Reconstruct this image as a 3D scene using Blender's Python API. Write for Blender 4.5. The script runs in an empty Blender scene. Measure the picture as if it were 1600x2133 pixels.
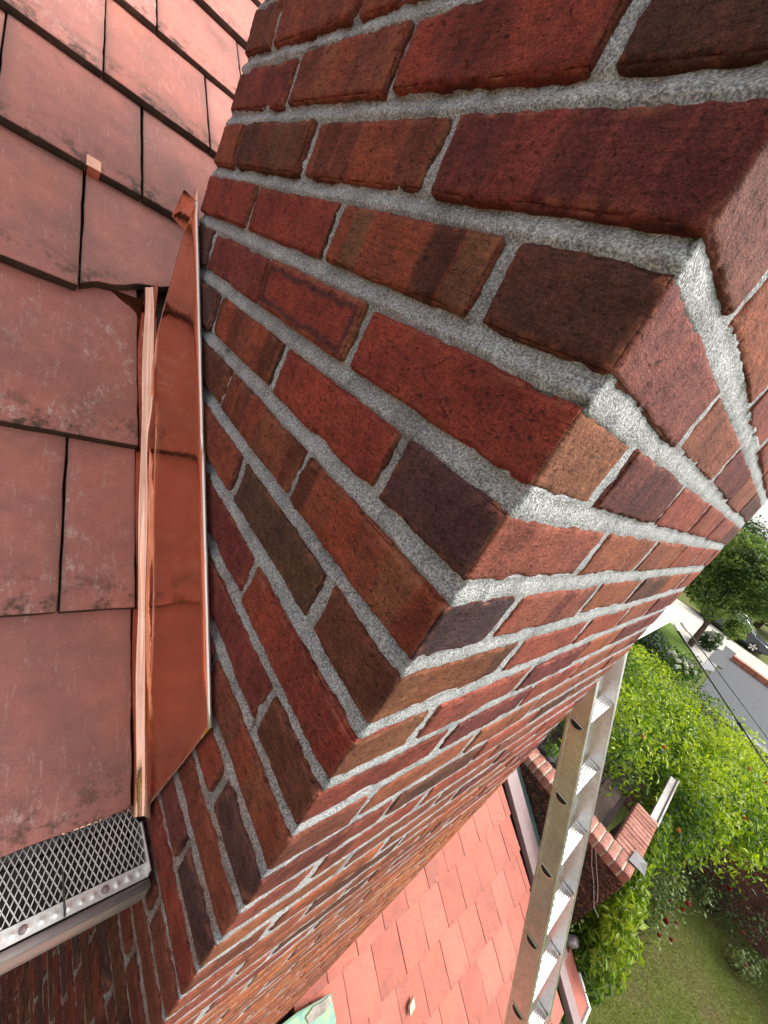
import bpy, math, random
import numpy as np
from mathutils import Matrix, Vector

random.seed(7)
rng = np.random.default_rng(11)
scene = bpy.context.scene
col = scene.collection

# ------------------------------------------------------------------ camera
cd = bpy.data.cameras.new('camera')
cam = bpy.data.objects.new('camera', cd)
col.objects.link(cam)
R_RIGHT = Vector((0.555482, 0.697026, 0.453426))
R_DOWN = Vector((0.563835, 0.085058, -0.821496))
R_FWD = Vector((-0.611171, 0.711983, -0.345759))
CAM = Vector((0.101948, -0.220866, -0.159897))
m = Matrix.Identity(4)
for i in range(3):
    m[i][0] = R_RIGHT[i]; m[i][1] = -R_DOWN[i]; m[i][2] = -R_FWD[i]; m[i][3] = CAM[i]
cam.matrix_world = m
cd.sensor_fit = 'VERTICAL'
cd.sensor_height = 36.0
cd.sensor_width = 27.0
cd.lens = 14.3013
cd.clip_start = 0.01
cd.clip_end = 2000
scene.camera = cam

# ------------------------------------------------------------------ world, sun, exposure
SUN_DIR = Vector((0.44, 0.52, 0.73)).normalized()          # towards the sun
world = bpy.data.worlds.new('World')
scene.world = world
world.use_nodes = True
wn = world.node_tree.nodes; wl = world.node_tree.links
bg = wn['Background']
sky = wn.new('ShaderNodeTexSky')
sky.sky_type = 'NISHITA'
sky.sun_disc = False
sky.sun_elevation = math.asin(SUN_DIR.z)
sky.sun_rotation = math.atan2(SUN_DIR.x, SUN_DIR.y)
sky.dust_density = 4.0
sky.air_density = 1.0
sky.ozone_density = 1.0
hsv = wn.new('ShaderNodeHueSaturation')                     # thin white overcast over the whole sky
hsv.inputs['Saturation'].default_value = 0.22
hsv.inputs['Value'].default_value = 1.0
wl.new(sky.outputs[0], hsv.inputs['Color'])
wl.new(hsv.outputs[0], bg.inputs['Color'])
bg.inputs['Strength'].default_value = 0.15
sd = bpy.data.lights.new('sun', 'SUN')
sd.energy = 1.25
sd.angle = math.radians(20)
sd.color = (1.0, 0.955, 0.89)
sun = bpy.data.objects.new('sun', sd)
col.objects.link(sun)
sun.rotation_euler = (-SUN_DIR).to_track_quat('-Z', 'Y').to_euler()
scene.view_settings.view_transform = 'Standard'
scene.view_settings.look = 'None'
scene.view_settings.exposure = 1.27
scene.view_settings.gamma = 1.0
scene.view_settings.use_curve_mapping = False

# ------------------------------------------------------------------ helpers
def tag(o, label=None, cat=None, group=None, kind=None):
    if label: o['label'] = label
    if cat: o['category'] = cat
    if group: o['group'] = group
    if kind: o['kind'] = kind
    return o

def empty(name, loc=(0, 0, 0), parent=None):
    o = bpy.data.objects.new(name, None)
    col.objects.link(o)
    o.location = loc
    if parent: o.parent = parent
    return o

def link(name, me, mat=None, parent=None, loc=None, rot=None):
    o = bpy.data.objects.new(name, me)
    col.objects.link(o)
    if mat is not None and not me.materials: me.materials.append(mat)
    if parent is not None: o.parent = parent
    if loc is not None: o.location = loc
    if rot is not None: o.rotation_euler = rot
    return o

def mesh(name, v, f, mat=None, smooth=False, cols=None, auto=None):
    me = bpy.data.meshes.new(name)
    v = np.asarray(v, dtype=np.float32)
    if isinstance(f, np.ndarray):
        n, k = f.shape
        me.vertices.add(len(v)); me.vertices.foreach_set('co', v.ravel())
        me.loops.add(n * k); me.loops.foreach_set('vertex_index', f.astype(np.int32).ravel())
        me.polygons.add(n)
        me.polygons.foreach_set('loop_start', np.arange(0, n * k, k, dtype=np.int32))
        me.polygons.foreach_set('loop_total', np.full(n, k, dtype=np.int32))
        me.update(calc_edges=True)
    else:
        me.from_pydata([tuple(map(float, p)) for p in v], [], [tuple(q) for q in f])
        me.update()
    if smooth:
        me.polygons.foreach_set('use_smooth', np.ones(len(me.polygons), dtype=bool))
    if cols is not None:
        ca = me.color_attributes.new('Col', 'FLOAT_COLOR', 'POINT')
        ca.data.foreach_set('color', np.asarray(cols, dtype=np.float32).ravel())
    if mat is not None: me.materials.append(mat)
    return me

class MB:
    """Collects simple shapes into one mesh."""
    def __init__(s): s.v = []; s.f = []
    def add(s, v, f):
        b = len(s.v)
        s.v += [tuple(p) for p in v]
        s.f += [tuple(i + b for i in q) for q in f]
    def hexa(s, p):     # 8 points: bottom ring 0-3, top ring 4-7
        s.add(p, [(3, 2, 1, 0), (4, 5, 6, 7), (0, 1, 5, 4), (1, 2, 6, 5), (2, 3, 7, 6), (3, 0, 4, 7)])
    def box(s, a, b):
        (x0, y0, z0), (x1, y1, z1) = a, b
        s.hexa([(x0, y0, z0), (x1, y0, z0), (x1, y1, z0), (x0, y1, z0), (x0, y0, z1), (x1, y0, z1), (x1, y1, z1), (x0, y1, z1)])
    def obox(s, o, ux, uy, uz, a, b):   # box in an oriented frame
        pts = []
        for k in (0, 1):
            for (i, j) in ((0, 0), (1, 0), (1, 1), (0, 1)):
                x = (a[0], b[0])[i]; y = (a[1], b[1])[j]; z = (a[2], b[2])[k]
                pts.append(Vector(o) + Vector(ux) * x + Vector(uy) * y + Vector(uz) * z)
        s.hexa(pts)
    def tube(s, pts, r, n=8, cap=True):
        pts = [Vector(p) for p in pts]
        rs = r if isinstance(r, (list, tuple)) else [r] * len(pts)
        rings = []
        up = Vector((0.13, 0.27, 0.95)).normalized()
        for i, p in enumerate(pts):
            t = (pts[min(i + 1, len(pts) - 1)] - pts[max(i - 1, 0)]).normalized()
            a = t.cross(up)
            if a.length < 1e-3: a = t.cross(Vector((1, 0, 0)))
            a.normalize(); b = t.cross(a)
            rings.append([p + (a * math.cos(2 * math.pi * k / n) + b * math.sin(2 * math.pi * k / n)) * rs[i] for k in range(n)])
        v = [q for r_ in rings for q in r_]
        f = []
        for i in range(len(rings) - 1):
            for k in range(n):
                f.append((i * n + k, i * n + (k + 1) % n, (i + 1) * n + (k + 1) % n, (i + 1) * n + k))
        if cap:
            f.append(tuple(range(n - 1, -1, -1)))
            f.append(tuple((len(rings) - 1) * n + k for k in range(n)))
        s.add(v, f)
    def build(s, name, mat, parent=None, smooth=False, bevel=0.0, loc=None):
        me = mesh(name, s.v, s.f, mat, smooth)
        o = link(name, me, None, parent, loc)
        if bevel > 0:
            b = o.modifiers.new('bevel', 'BEVEL'); b.width = bevel; b.segments = 2; b.limit_method = 'ANGLE'
        return o

def _hash(ix, iy, iz, seed):
    h = (ix * 374761393 + iy * 668265263 + iz * 2147483647 + seed * 974634777) & 0xFFFFFFFF
    h = ((h ^ (h >> 13)) * 1274126177) & 0xFFFFFFFF
    h = (h ^ (h >> 16)) & 0xFFFFFFFF
    h = (h * 2246822519) & 0xFFFFFFFF
    h = h ^ (h >> 15)
    return (h & 0xFFFFFF) / float(0xFFFFFF) * 2 - 1

def vnoise(P, seed=0):
    P = np.asarray(P, dtype=np.float64)
    I = np.floor(P).astype(np.int64); F = P - I
    F = F * F * (3 - 2 * F)
    out = 0
    for dx in (0, 1):
        for dy in (0, 1):
            for dz in (0, 1):
                w = (F[:, 0] if dx else 1 - F[:, 0]) * (F[:, 1] if dy else 1 - F[:, 1]) * (F[:, 2] if dz else 1 - F[:, 2])
                out = out + w * _hash(I[:, 0] + dx, I[:, 1] + dy, I[:, 2] + dz, seed)
    return out

def fbm(P, seed=0, octv=3, gain=0.5):
    P = np.asarray(P, dtype=np.float64); a = 1.0; s = 0; t = 0
    for o in range(octv):
        s = s + a * vnoise(P * (2.03 ** o), seed + 17 * o); t += a; a *= gain
    return s / t

def smooth(a, b, x):
    t = np.clip((x - a) / (b - a), 0, 1)
    return t * t * (3 - 2 * t)

# ------------------------------------------------------------------ node helpers
class NT:
    def __init__(s, name, rough=0.8, spec=0.3, metal=0.0):
        s.m = bpy.data.materials.new(name); s.m.use_nodes = True
        s.t = s.m.node_tree; s.n = s.t.nodes; s.l = s.t.links
        s.b = s.n['Principled BSDF']
        s.b.inputs['Roughness'].default_value = rough
        s.b.inputs['Specular IOR Level'].default_value = spec
        s.b.inputs['Metallic'].default_value = metal
    def coord(s, kind='Object', scale=(1, 1, 1), rnd=False):
        tc = s.n.new('ShaderNodeTexCoord')
        out = tc.outputs[kind]
        mp = s.n.new('ShaderNodeMapping'); mp.inputs['Scale'].default_value = scale
        s.l.new(out, mp.inputs['Vector'])
        if rnd:
            oi = s.n.new('ShaderNodeObjectInfo')
            mu = s.n.new('ShaderNodeMath'); mu.operation = 'MULTIPLY'; mu.inputs[1].default_value = 137.0
            s.l.new(oi.outputs['Random'], mu.inputs[0])
            s.l.new(mu.outputs[0], mp.inputs['Location'])
        return mp.outputs[0]
    def noise(s, vec, scale, detail=4, rough=0.55, dist=0.0):
        n = s.n.new('ShaderNodeTexNoise')
        n.inputs['Scale'].default_value = scale; n.inputs['Detail'].default_value = detail
        n.inputs['Roughness'].default_value = rough; n.inputs['Distortion'].default_value = dist
        s.l.new(vec, n.inputs['Vector'])
        return n.outputs['Fac']
    def vor(s, vec, scale, feature='F1'):
        n = s.n.new('ShaderNodeTexVoronoi'); n.feature = feature
        n.inputs['Scale'].default_value = scale
        s.l.new(vec, n.inputs['Vector'])
        return n.outputs['Distance']
    def ramp(s, fac, stops):
        r = s.n.new('ShaderNodeValToRGB')
        e = r.color_ramp.elements
        while len(e) < len(stops): e.new(0.5)
        for q, (p, c) in zip(e, stops):
            q.position = p
            q.color = (c, c, c, 1) if isinstance(c, (int, float)) else (*c, 1)
        s.l.new(fac, r.inputs[0])
        return r.outputs[0]
    def mix(s, fac, a, b, mode='MIX'):
        n = s.n.new('ShaderNodeMix'); n.data_type = 'RGBA'; n.blend_type = mode
        for val, k in ((fac, 0), (a, 6), (b, 7)):
            if isinstance(val, bpy.types.NodeSocket): s.l.new(val, n.inputs[k])
            elif isinstance(val, (int, float)): n.inputs[k].default_value = val if k == 0 else (val, val, val, 1)
            else: n.inputs[k].default_value = (*val, 1)
        return n.outputs[2]
    def math(s, op, a, b=0.0, c=None, clamp=False):
        n = s.n.new('ShaderNodeMath'); n.operation = op; n.use_clamp = clamp
        for i, val in enumerate((a, b) if c is None else (a, b, c)):
            if isinstance(val, bpy.types.NodeSocket): s.l.new(val, n.inputs[i])
            else: n.inputs[i].default_value = val
        return n.outputs[0]
    def bump(s, h, strength=0.4, dist=0.002, prev=None):
        n = s.n.new('ShaderNodeBump'); n.inputs['Strength'].default_value = strength; n.inputs['Distance'].default_value = dist
        s.l.new(h, n.inputs['Height'])
        if prev is not None: s.l.new(prev, n.inputs['Normal'])
        s.l.new(n.outputs[0], s.b.inputs['Normal'])
        return n.outputs[0]
    def color(s, c):
        if isinstance(c, bpy.types.NodeSocket): s.l.new(c, s.b.inputs['Base Color'])
        else: s.b.inputs['Base Color'].default_value = (*c, 1)
    def rough(s, r):
        s.l.new(r, s.b.inputs['Roughness'])

# ------------------------------------------------------------------ materials
def mat_brick():
    t = NT('brick_clay', 0.88, 0.22)
    at = t.n.new('ShaderNodeAttribute'); at.attribute_name = 'Col'
    base = at.outputs['Color']; stripe = at.outputs['Alpha']
    v = t.coord('Object', rnd=True)
    big = t.noise(v, 16, 3, 0.6)
    med = t.noise(v, 70, 5, 0.65)
    fine = t.noise(v, 420, 4, 0.7)
    grain = t.noise(v, 1100, 2, 0.6)
    # kiss-mark bands across the length of the brick
    sep = t.n.new('ShaderNodeSeparateXYZ'); t.l.new(v, sep.inputs[0])
    along = t.math('ADD', sep.outputs[0], sep.outputs[1])
    along = t.math('ADD', along, t.math('MULTIPLY', t.math('SUBTRACT', t.noise(v, 30, 2), 0.5), 0.012))
    cell = t.math('MULTIPLY', along, 27.0)
    wn_ = t.n.new('ShaderNodeTexWhiteNoise'); wn_.noise_dimensions = '1D'
    t.l.new(t.math('FLOOR', cell), wn_.inputs['W'])
    fr = t.math('FRACT', cell)
    edge = t.math('MINIMUM', fr, t.math('SUBTRACT', 1.0, fr))
    edge = t.math('MULTIPLY', edge, 9.0, clamp=True)
    band = t.ramp(wn_.outputs['Value'], [(0.0, (0.42, 0.52, 0.55)), (0.38, (0.50, 0.60, 0.60)), (0.42, (1.10, 0.92, 0.80)), (0.68, (1.0, 1.05, 1.0)), (0.72, (0.78, 1.35, 1.20)), (1.0, (1.25, 0.95, 0.85))])
    bandc = t.mix(1.0, base, band, 'MULTIPLY')
    sf = t.math('MULTIPLY', stripe, edge)
    c = t.mix(sf, base, bandc)
    c = t.mix(1.0, c, t.ramp(big, [(0.25, (0.60, 0.56, 0.60)), (0.5, (1.0, 1.0, 1.0)), (0.75, (1.35, 1.25, 1.12))]), 'MULTIPLY')
    c = t.mix(1.0, c, t.ramp(med, [(0.3, 0.72), (0.5, 1.0), (0.72, 1.2)]), 'MULTIPLY')
    c = t.mix(1.0, c, t.ramp(fine, [(0.3, 0.55), (0.5, 1.0), (0.72, 1.45)]), 'MULTIPLY')
    c = t.mix(1.0, c, t.ramp(grain, [(0.3, 0.65), (0.5, 1.0), (0.7, 1.45)]), 'MULTIPLY')
    # dark pits and short fissures
    pits = t.ramp(t.noise(t.coord('Object', (1, 1, 1.7), rnd=True), 150, 6, 0.75, 0.6), [(0.37, 1.0), (0.405, 0.0)])
    c = t.mix(t.math('MULTIPLY', pits, 0.65), c, (0.025, 0.012, 0.012))
    # raw orange arrises worn by the chisel
    geo = t.n.new('ShaderNodeNewGeometry')
    pt = t.ramp(geo.outputs['Pointiness'], [(0.505, 0.0), (0.56, 1.0)])
    wear = t.math('MULTIPLY', pt, t.ramp(t.noise(v, 55, 4, 0.6), [(0.48, 0.0), (0.62, 0.75)]))
    c = t.mix(wear, c, (0.36, 0.125, 0.07))
    # drag marks left by the wire
    dg = t.noise(t.coord('Object', (1.0, 1.0, 7.0), rnd=True), 60, 5, 0.7)
    c = t.mix(1.0, c, t.ramp(dg, [(0.32, 0.70), (0.5, 1.0), (0.68, 1.22)]), 'MULTIPLY')
    # faint lime flecks
    fl = t.ramp(t.noise(v, 240, 3, 0.8, 0.4), [(0.72, 0.0), (0.77, 0.55)])
    c = t.mix(fl, c, (0.42, 0.33, 0.28))
    t.color(c)
    h = t.math('ADD', t.math('MULTIPLY', med, 0.9), t.math('MULTIPLY', fine, 0.45))
    h = t.math('ADD', t.math('SUBTRACT', h, t.math('MULTIPLY', pits, 0.6)), t.math('MULTIPLY', dg, 0.35))
    nb = t.bump(h, 1.0, 0.0030)
    t.bump(grain, 0.8, 0.0010, nb)
    return t.m

def mat_mortar(name, c0, c1, c2):
    t = NT(name, 0.95, 0.15)
    v = t.coord('Object')
    g1 = t.noise(v, 640, 2, 0.6)
    g2 = t.noise(v, 260, 3, 0.6)
    b = t.noise(v, 22, 3, 0.6)
    c = t.ramp(g1, [(0.34, c0), (0.5, c1), (0.66, c2)])
    peb = t.ramp(t.vor(v, 420), [(0.10, 1.0), (0.22, 0.0)])
    c = t.mix(t.math('MULTIPLY', peb, t.ramp(t.noise(v, 210, 2), [(0.50, 0.0), (0.56, 0.8)])), c, (0.72, 0.71, 0.69))
    c = t.mix(t.math('MULTIPLY', peb, t.ramp(t.noise(v, 230, 2), [(0.42, 0.8), (0.47, 0.0)])), c, (0.06, 0.06, 0.062))
    crk = t.ramp(t.vor(t.coord('Object', (1, 1, 0.55)), 9, 'DISTANCE_TO_EDGE'), [(0.0, 1.0), (0.006, 0.0)])
    c = t.mix(t.math('MULTIPLY', crk, t.ramp(t.noise(v, 6, 2), [(0.5, 0.0), (0.56, 0.8)])), c, (0.05, 0.045, 0.04))
    c = t.mix(1.0, c, t.ramp(b, [(0.3, 0.68), (0.5, 1.0), (0.7, 1.2)]), 'MULTIPLY')
    c = t.mix(1.0, c, t.ramp(g2, [(0.3, 0.75), (0.5, 1.0), (0.7, 1.15)]), 'MULTIPLY')
    # older, brick-stained pointing further down the stack
    geo = t.n.new('ShaderNodeNewGeometry')
    sp = t.n.new('ShaderNodeSeparateXYZ'); t.l.new(geo.outputs['Position'], sp.inputs[0])
    zz = t.math('ADD', sp.outputs[2], t.math('MULTIPLY', t.math('SUBTRACT', t.noise(v, 9, 4, 0.7), 0.5), 0.5))
    mr = t.n.new('ShaderNodeMapRange'); mr.inputs[1].default_value = -0.42; mr.inputs[2].default_value = -0.85
    t.l.new(zz, mr.inputs[0])
    patch = t.math('MULTIPLY', mr.outputs[0], t.ramp(t.noise(v, 26, 5, 0.7), [(0.36, 0.25), (0.56, 1.0)]))
    onleft = t.math('LESS_THAN', sp.outputs[0], -0.012)
    patch = t.math('MULTIPLY', patch, t.math('ADD', t.math('MULTIPLY', onleft, 0.85), 0.10))
    old = t.mix(1.0, c, (0.92, 0.55, 0.44), 'MULTIPLY')
    c = t.mix(patch, c, old)
    t.color(c)
    h = t.math('ADD', g1, t.math('MULTIPLY', g2, 0.8))
    t.bump(h, 0.85, 0.0016)
    return t.m

def mat_tile(name, tint=(1, 1, 1), dirt_shade=1.0, scuff=None):
    t = NT(name, 0.72, 0.3)
    v = t.coord('Object', rnd=True)
    oi = t.n.new('ShaderNodeObjectInfo')
    big = t.noise(v, 7, 4, 0.6, 0.4)
    med = t.noise(v, 38, 5, 0.65, 0.3)
    fine = t.noise(v, 420, 4, 0.6)
    c0 = t.ramp(oi.outputs['Random'], [(0.0, (0.37 * tint[0], 0.142 * tint[1], 0.112 * tint[2])), (0.5, (0.42 * tint[0], 0.167 * tint[1], 0.133 * tint[2])), (1.0, (0.46 * tint[0], 0.194 * tint[1], 0.158 * tint[2]))])
    c = t.mix(1.0, c0, t.ramp(big, [(0.3, (0.80, 0.86, 0.90)), (0.5, (1, 1, 1)), (0.7, (1.14, 1.06, 0.98))]), 'MULTIPLY')
    c = t.mix(1.0, c, t.ramp(med, [(0.3, 0.86), (0.5, 1.0), (0.7, 1.12)]), 'MULTIPLY')
    c = t.mix(1.0, c, t.ramp(fine, [(0.3, 0.9), (0.7, 1.12)]), 'MULTIPLY')
    # grey-green weathering in soft clouds, and along tile edges, which also paint lap shadow on the lower roof
    gn = t.n.new('ShaderNodeTexCoord')
    sg = t.n.new('ShaderNodeSeparateXYZ'); t.l.new(gn.outputs['Generated'], sg.inputs[0])
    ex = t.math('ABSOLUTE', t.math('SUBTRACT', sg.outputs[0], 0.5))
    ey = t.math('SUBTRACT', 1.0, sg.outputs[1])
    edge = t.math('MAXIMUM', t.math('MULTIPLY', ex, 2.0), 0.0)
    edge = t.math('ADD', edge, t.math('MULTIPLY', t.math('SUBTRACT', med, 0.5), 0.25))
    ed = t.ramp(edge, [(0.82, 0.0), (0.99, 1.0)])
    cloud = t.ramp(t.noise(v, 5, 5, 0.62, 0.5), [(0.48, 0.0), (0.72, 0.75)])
    grime_shade = t.math('MAXIMUM', t.math('MULTIPLY', ed, 0.75), cloud)
    grime_shade = t.math('MULTIPLY', grime_shade, 0.55 * dirt_shade)
    c = t.mix(grime_shade, c, (0.115, 0.088, 0.070))
    # lime scuffs: scratchy pale marks
    sc = t.noise(t.coord('Object', (1, 0.4, 1), rnd=True), 95, 8, 0.85, 0.35)
    scm = t.math('MULTIPLY', t.ramp(sc, [(0.50, 0.0), (0.57, 1.0)]), t.ramp(t.noise(v, 8, 6, 0.75), [(0.53, 0.0), (0.65, 1.0)]))
    scm = t.math('MULTIPLY', scm, t.ramp(oi.outputs['Random'], [(0.45, 0.05), (0.9, 0.7)]) if scuff is None else scuff)
    c = t.mix(t.math('MULTIPLY', scm, 0.8 * dirt_shade), c, (0.60, 0.46, 0.40))
    # thin scratches and pock marks
    scr = t.ramp(t.noise(t.coord('Object', (9, 1.2, 1), rnd=True), 16, 3, 0.5, 0.2), [(0.640, 0.0), (0.655, 0.6), (0.67, 0.0)])
    c = t.mix(t.math('MULTIPLY', scr, 0.8 * dirt_shade), c, (0.58, 0.42, 0.36))
    pk = t.ramp(t.noise(v, 130, 6, 0.8, 0.4), [(0.33, 1.0), (0.38, 0.0)])
    c = t.mix(t.math('MULTIPLY', pk, 0.55), c, (0.10, 0.055, 0.045))
    # moss and soot gathered at the butt edge
    mo = t.math('MULTIPLY', t.ramp(sg.outputs[1], [(0.02, 1.0), (0.22, 0.0)]), t.ramp(t.noise(v, 26, 6, 0.75), [(0.50, 0.0), (0.60, 0.9)]))
    c = t.mix(t.math('MULTIPLY', mo, min(1.0, 1.1 * dirt_shade)), c, (0.055, 0.040, 0.028))
    # black specks
    sp = t.ramp(t.vor(v, 95), [(0.035, 1.0), (0.07, 0.0)])
    sp = t.math('MULTIPLY', sp, t.ramp(t.noise(v, 14, 2), [(0.5, 0.0), (0.6, 1.0)]))
    c = t.mix(t.math('MULTIPLY', sp, 0.8), c, (0.03, 0.025, 0.02))
    # cut edges of the tile: black lichen, with their shade painted in too
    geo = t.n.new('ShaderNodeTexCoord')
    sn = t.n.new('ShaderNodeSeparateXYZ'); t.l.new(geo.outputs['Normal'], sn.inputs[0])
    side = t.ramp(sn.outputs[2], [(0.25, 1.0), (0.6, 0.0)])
    lichen_shade = t.ramp(med, [(0.35, (0.022, 0.017, 0.013)), (0.6, (0.05, 0.036, 0.027)), (0.75, (0.12, 0.07, 0.045))])
    c = t.mix(t.math('MULTIPLY', side, min(1.0, 0.95 * dirt_shade)), c, lichen_shade)
    t.color(c)
    t.rough(t.ramp(med, [(0.3, 0.62), (0.7, 0.82)]))
    h = t.math('ADD', t.math('MULTIPLY', med, 0.7), t.math('MULTIPLY', fine, 0.25))
    t.bump(h, 0.35, 0.0015)
    return t.m

def mat_copper(name, colr, rough, tarnish=0.35):
    t = NT(name, rough, 0.5, 1.0)
    v = t.coord('Object')
    n1 = t.noise(t.coord('Object', (1, 1, 1)), 9, 4, 0.6, 0.8)
    n2 = t.noise(v, 90, 5, 0.7)
    c = t.mix(t.ramp(n1, [(0.42, 0.0), (0.75, tarnish)]), colr, (colr[0] * 0.62, colr[1] * 0.42, colr[2] * 0.36))
    sm = t.ramp(t.noise(t.coord('Object', (1, 1, 0.6)), 70, 6, 0.8, 1.0), [(0.60, 0.0), (0.70, 0.35)])
    c = t.mix(sm, c, (0.95, 0.72, 0.6))
    t.color(c)
    t.rough(t.ramp(n2, [(0.3, rough * 0.8), (0.7, rough * 1.35)]))
    t.bump(n1, 0.10, 0.012)
    return t.m

def mat_simple(name, c, rough=0.6, metal=0.0, spec=0.4, var=0.15, scale=40, bump=0.15, dist=0.002, rnd=False):
    t = NT(name, rough, spec, metal)
    v = t.coord('Object', rnd=rnd)
    n = t.noise(v, scale, 5, 0.62)
    n2 = t.noise(v, scale * 0.13, 3, 0.6)
    cc = t.mix(1.0, c, t.ramp(n, [(0.3, 1 - var), (0.5, 1.0), (0.7, 1 + var)]), 'MULTIPLY')
    cc = t.mix(1.0, cc, t.ramp(n2, [(0.3, 1 - var), (0.5, 1.0), (0.7, 1 + var)]), 'MULTIPLY')
    t.color(cc)
    if bump: t.bump(n, bump, dist)
    return t.m

def mat_leaf(name, trans=0.35):
    t = NT(name, 0.5, 0.35)
    at = t.n.new('ShaderNodeAttribute'); at.attribute_name = 'Col'
    t.color(at.outputs['Color'])
    tr = t.n.new('ShaderNodeBsdfTranslucent')
    g = t.n.new('ShaderNodeMix'); g.data_type = 'RGBA'; g.blend_type = 'MULTIPLY'; g.inputs[0].default_value = 1.0
    t.l.new(at.outputs['Color'], g.inputs[6]); g.inputs[7].default_value = (1.3, 1.35, 0.5, 1)
    t.l.new(g.outputs[2], tr.inputs['Color'])
    mx = t.n.new('ShaderNodeMixShader'); mx.inputs[0].default_value = trans
    t.l.new(t.b.outputs[0], mx.inputs[1]); t.l.new(tr.outputs[0], mx.inputs[2])
    t.l.new(mx.outputs[0], t.n['Material Output'].inputs['Surface'])
    return t.m

M_BRICK = mat_brick()
M_MORTAR = mat_mortar('grey_mortar', (0.14, 0.14, 0.142), (0.30, 0.302, 0.30), (0.52, 0.52, 0.51))
M_MORTAR_OLD = mat_simple('old_mortar', (0.30, 0.27, 0.23), 0.95, 0, 0.1, 0.3, 120, 0.5)
M_TILE = mat_tile('clay_roof_tile')
M_TILE_WORN = mat_tile('clay_roof_tile_scuffed', (0.97, 0.96, 0.96), 1.0, 0.85)
M_TILE_LOW = mat_tile('clay_roof_tile_clean', (0.90, 0.66, 0.58), 0.4, 0.35)  # edge darkening here also paints in the lap shadow at the joints
M_DECK = mat_simple('roof_underlay', (0.03, 0.022, 0.018), 0.9)
M_COPPER = mat_copper('new_copper', (0.86, 0.42, 0.25), 0.12)
M_COPPER_BRIGHT = mat_copper('bright_copper', (0.86, 0.47, 0.33), 0.06, 0.5)
M_HEM = mat_simple('highlight_copper_hem', (0.93, 0.80, 0.72), 0.28, 0.8, 0.5, 0.05, 60, 0.0)  # paler than the sheet: the hem's sky highlight is in the colour
M_ALU = mat_simple('mill_aluminium', (0.78, 0.77, 0.75), 0.33, 1.0, 0.5, 0.12, 60, 0.12)
M_GUARD = mat_simple('galvanised_mesh', (0.78, 0.75, 0.70), 0.40, 0.7, 0.5, 0.15, 200, 0.0)
M_GUTTER = mat_simple('grey_gutter_metal', (0.40, 0.35, 0.34), 0.38, 0.6, 0.5, 0.12, 50, 0.05)
M_GUTTER_IN = mat_simple('gutter_sludge', (0.07, 0.055, 0.045), 0.9)
M_WHITE = mat_simple('white_painted_metal', (0.80, 0.80, 0.78), 0.45, 0, 0.4, 0.05, 30, 0.05)
M_RAKE = mat_simple('mauve_painted_metal', (0.22, 0.15, 0.145), 0.45, 0.0, 0.5, 0.12, 30, 0.05)
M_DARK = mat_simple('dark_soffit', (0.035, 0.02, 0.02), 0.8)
M_BLACK = mat_simple('flat_black', (0.012, 0.013, 0.015), 0.45, 0, 0.5, 0.1, 60, 0.05)
M_WOOD = mat_simple('bark', (0.10, 0.07, 0.05), 0.9, 0, 0.2, 0.35, 60, 0.7, 0.01)
M_LEAF = mat_leaf('leaf_green')
M_PETAL = mat_leaf('petal', 0.2)

def mat_patina():
    t = NT('copper_patina', 0.75, 0.3)
    v = t.coord('Object')
    n = t.noise(v, 14, 5, 0.65, 0.6); n2 = t.noise(v, 5, 3, 0.6)
    c = t.ramp(n, [(0.3, (0.14, 0.30, 0.25)), (0.5, (0.24, 0.40, 0.30)), (0.65, (0.34, 0.42, 0.22)), (0.8, (0.18, 0.33, 0.29))])
    c = t.mix(t.ramp(n2, [(0.55, 0.0), (0.62, 0.8)]), c, (0.30, 0.30, 0.29))
    t.color(c); t.bump(n, 0.2, 0.003)
    return t.m
M_PATINA = mat_patina()
M_PATINA_DARK = mat_simple('old_green_copper', (0.075, 0.13, 0.12), 0.7, 0.1, 0.4, 0.3, 25, 0.2)

# ================================================================== HOUSE
house = tag(empty('house', (-0.7, 1.0, -7.3)),
            'brick house seen from its eaves, with clay tile roofs, repointed chimney and copper flashing', 'house')
HINV = Vector((0.7, -1.0, 7.3))      # part offset so that parts can be written in plain world coordinates
def hpart(o):
    o.parent = house; o.location = Vector(o.location) + HINV
    return o

# ------------------------------------------------------------------ chimney
P = 0.07; HB = 0.0527; W = 0.742; D = 1.146; ZTOP = 0.91; NLOW = 48

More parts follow.
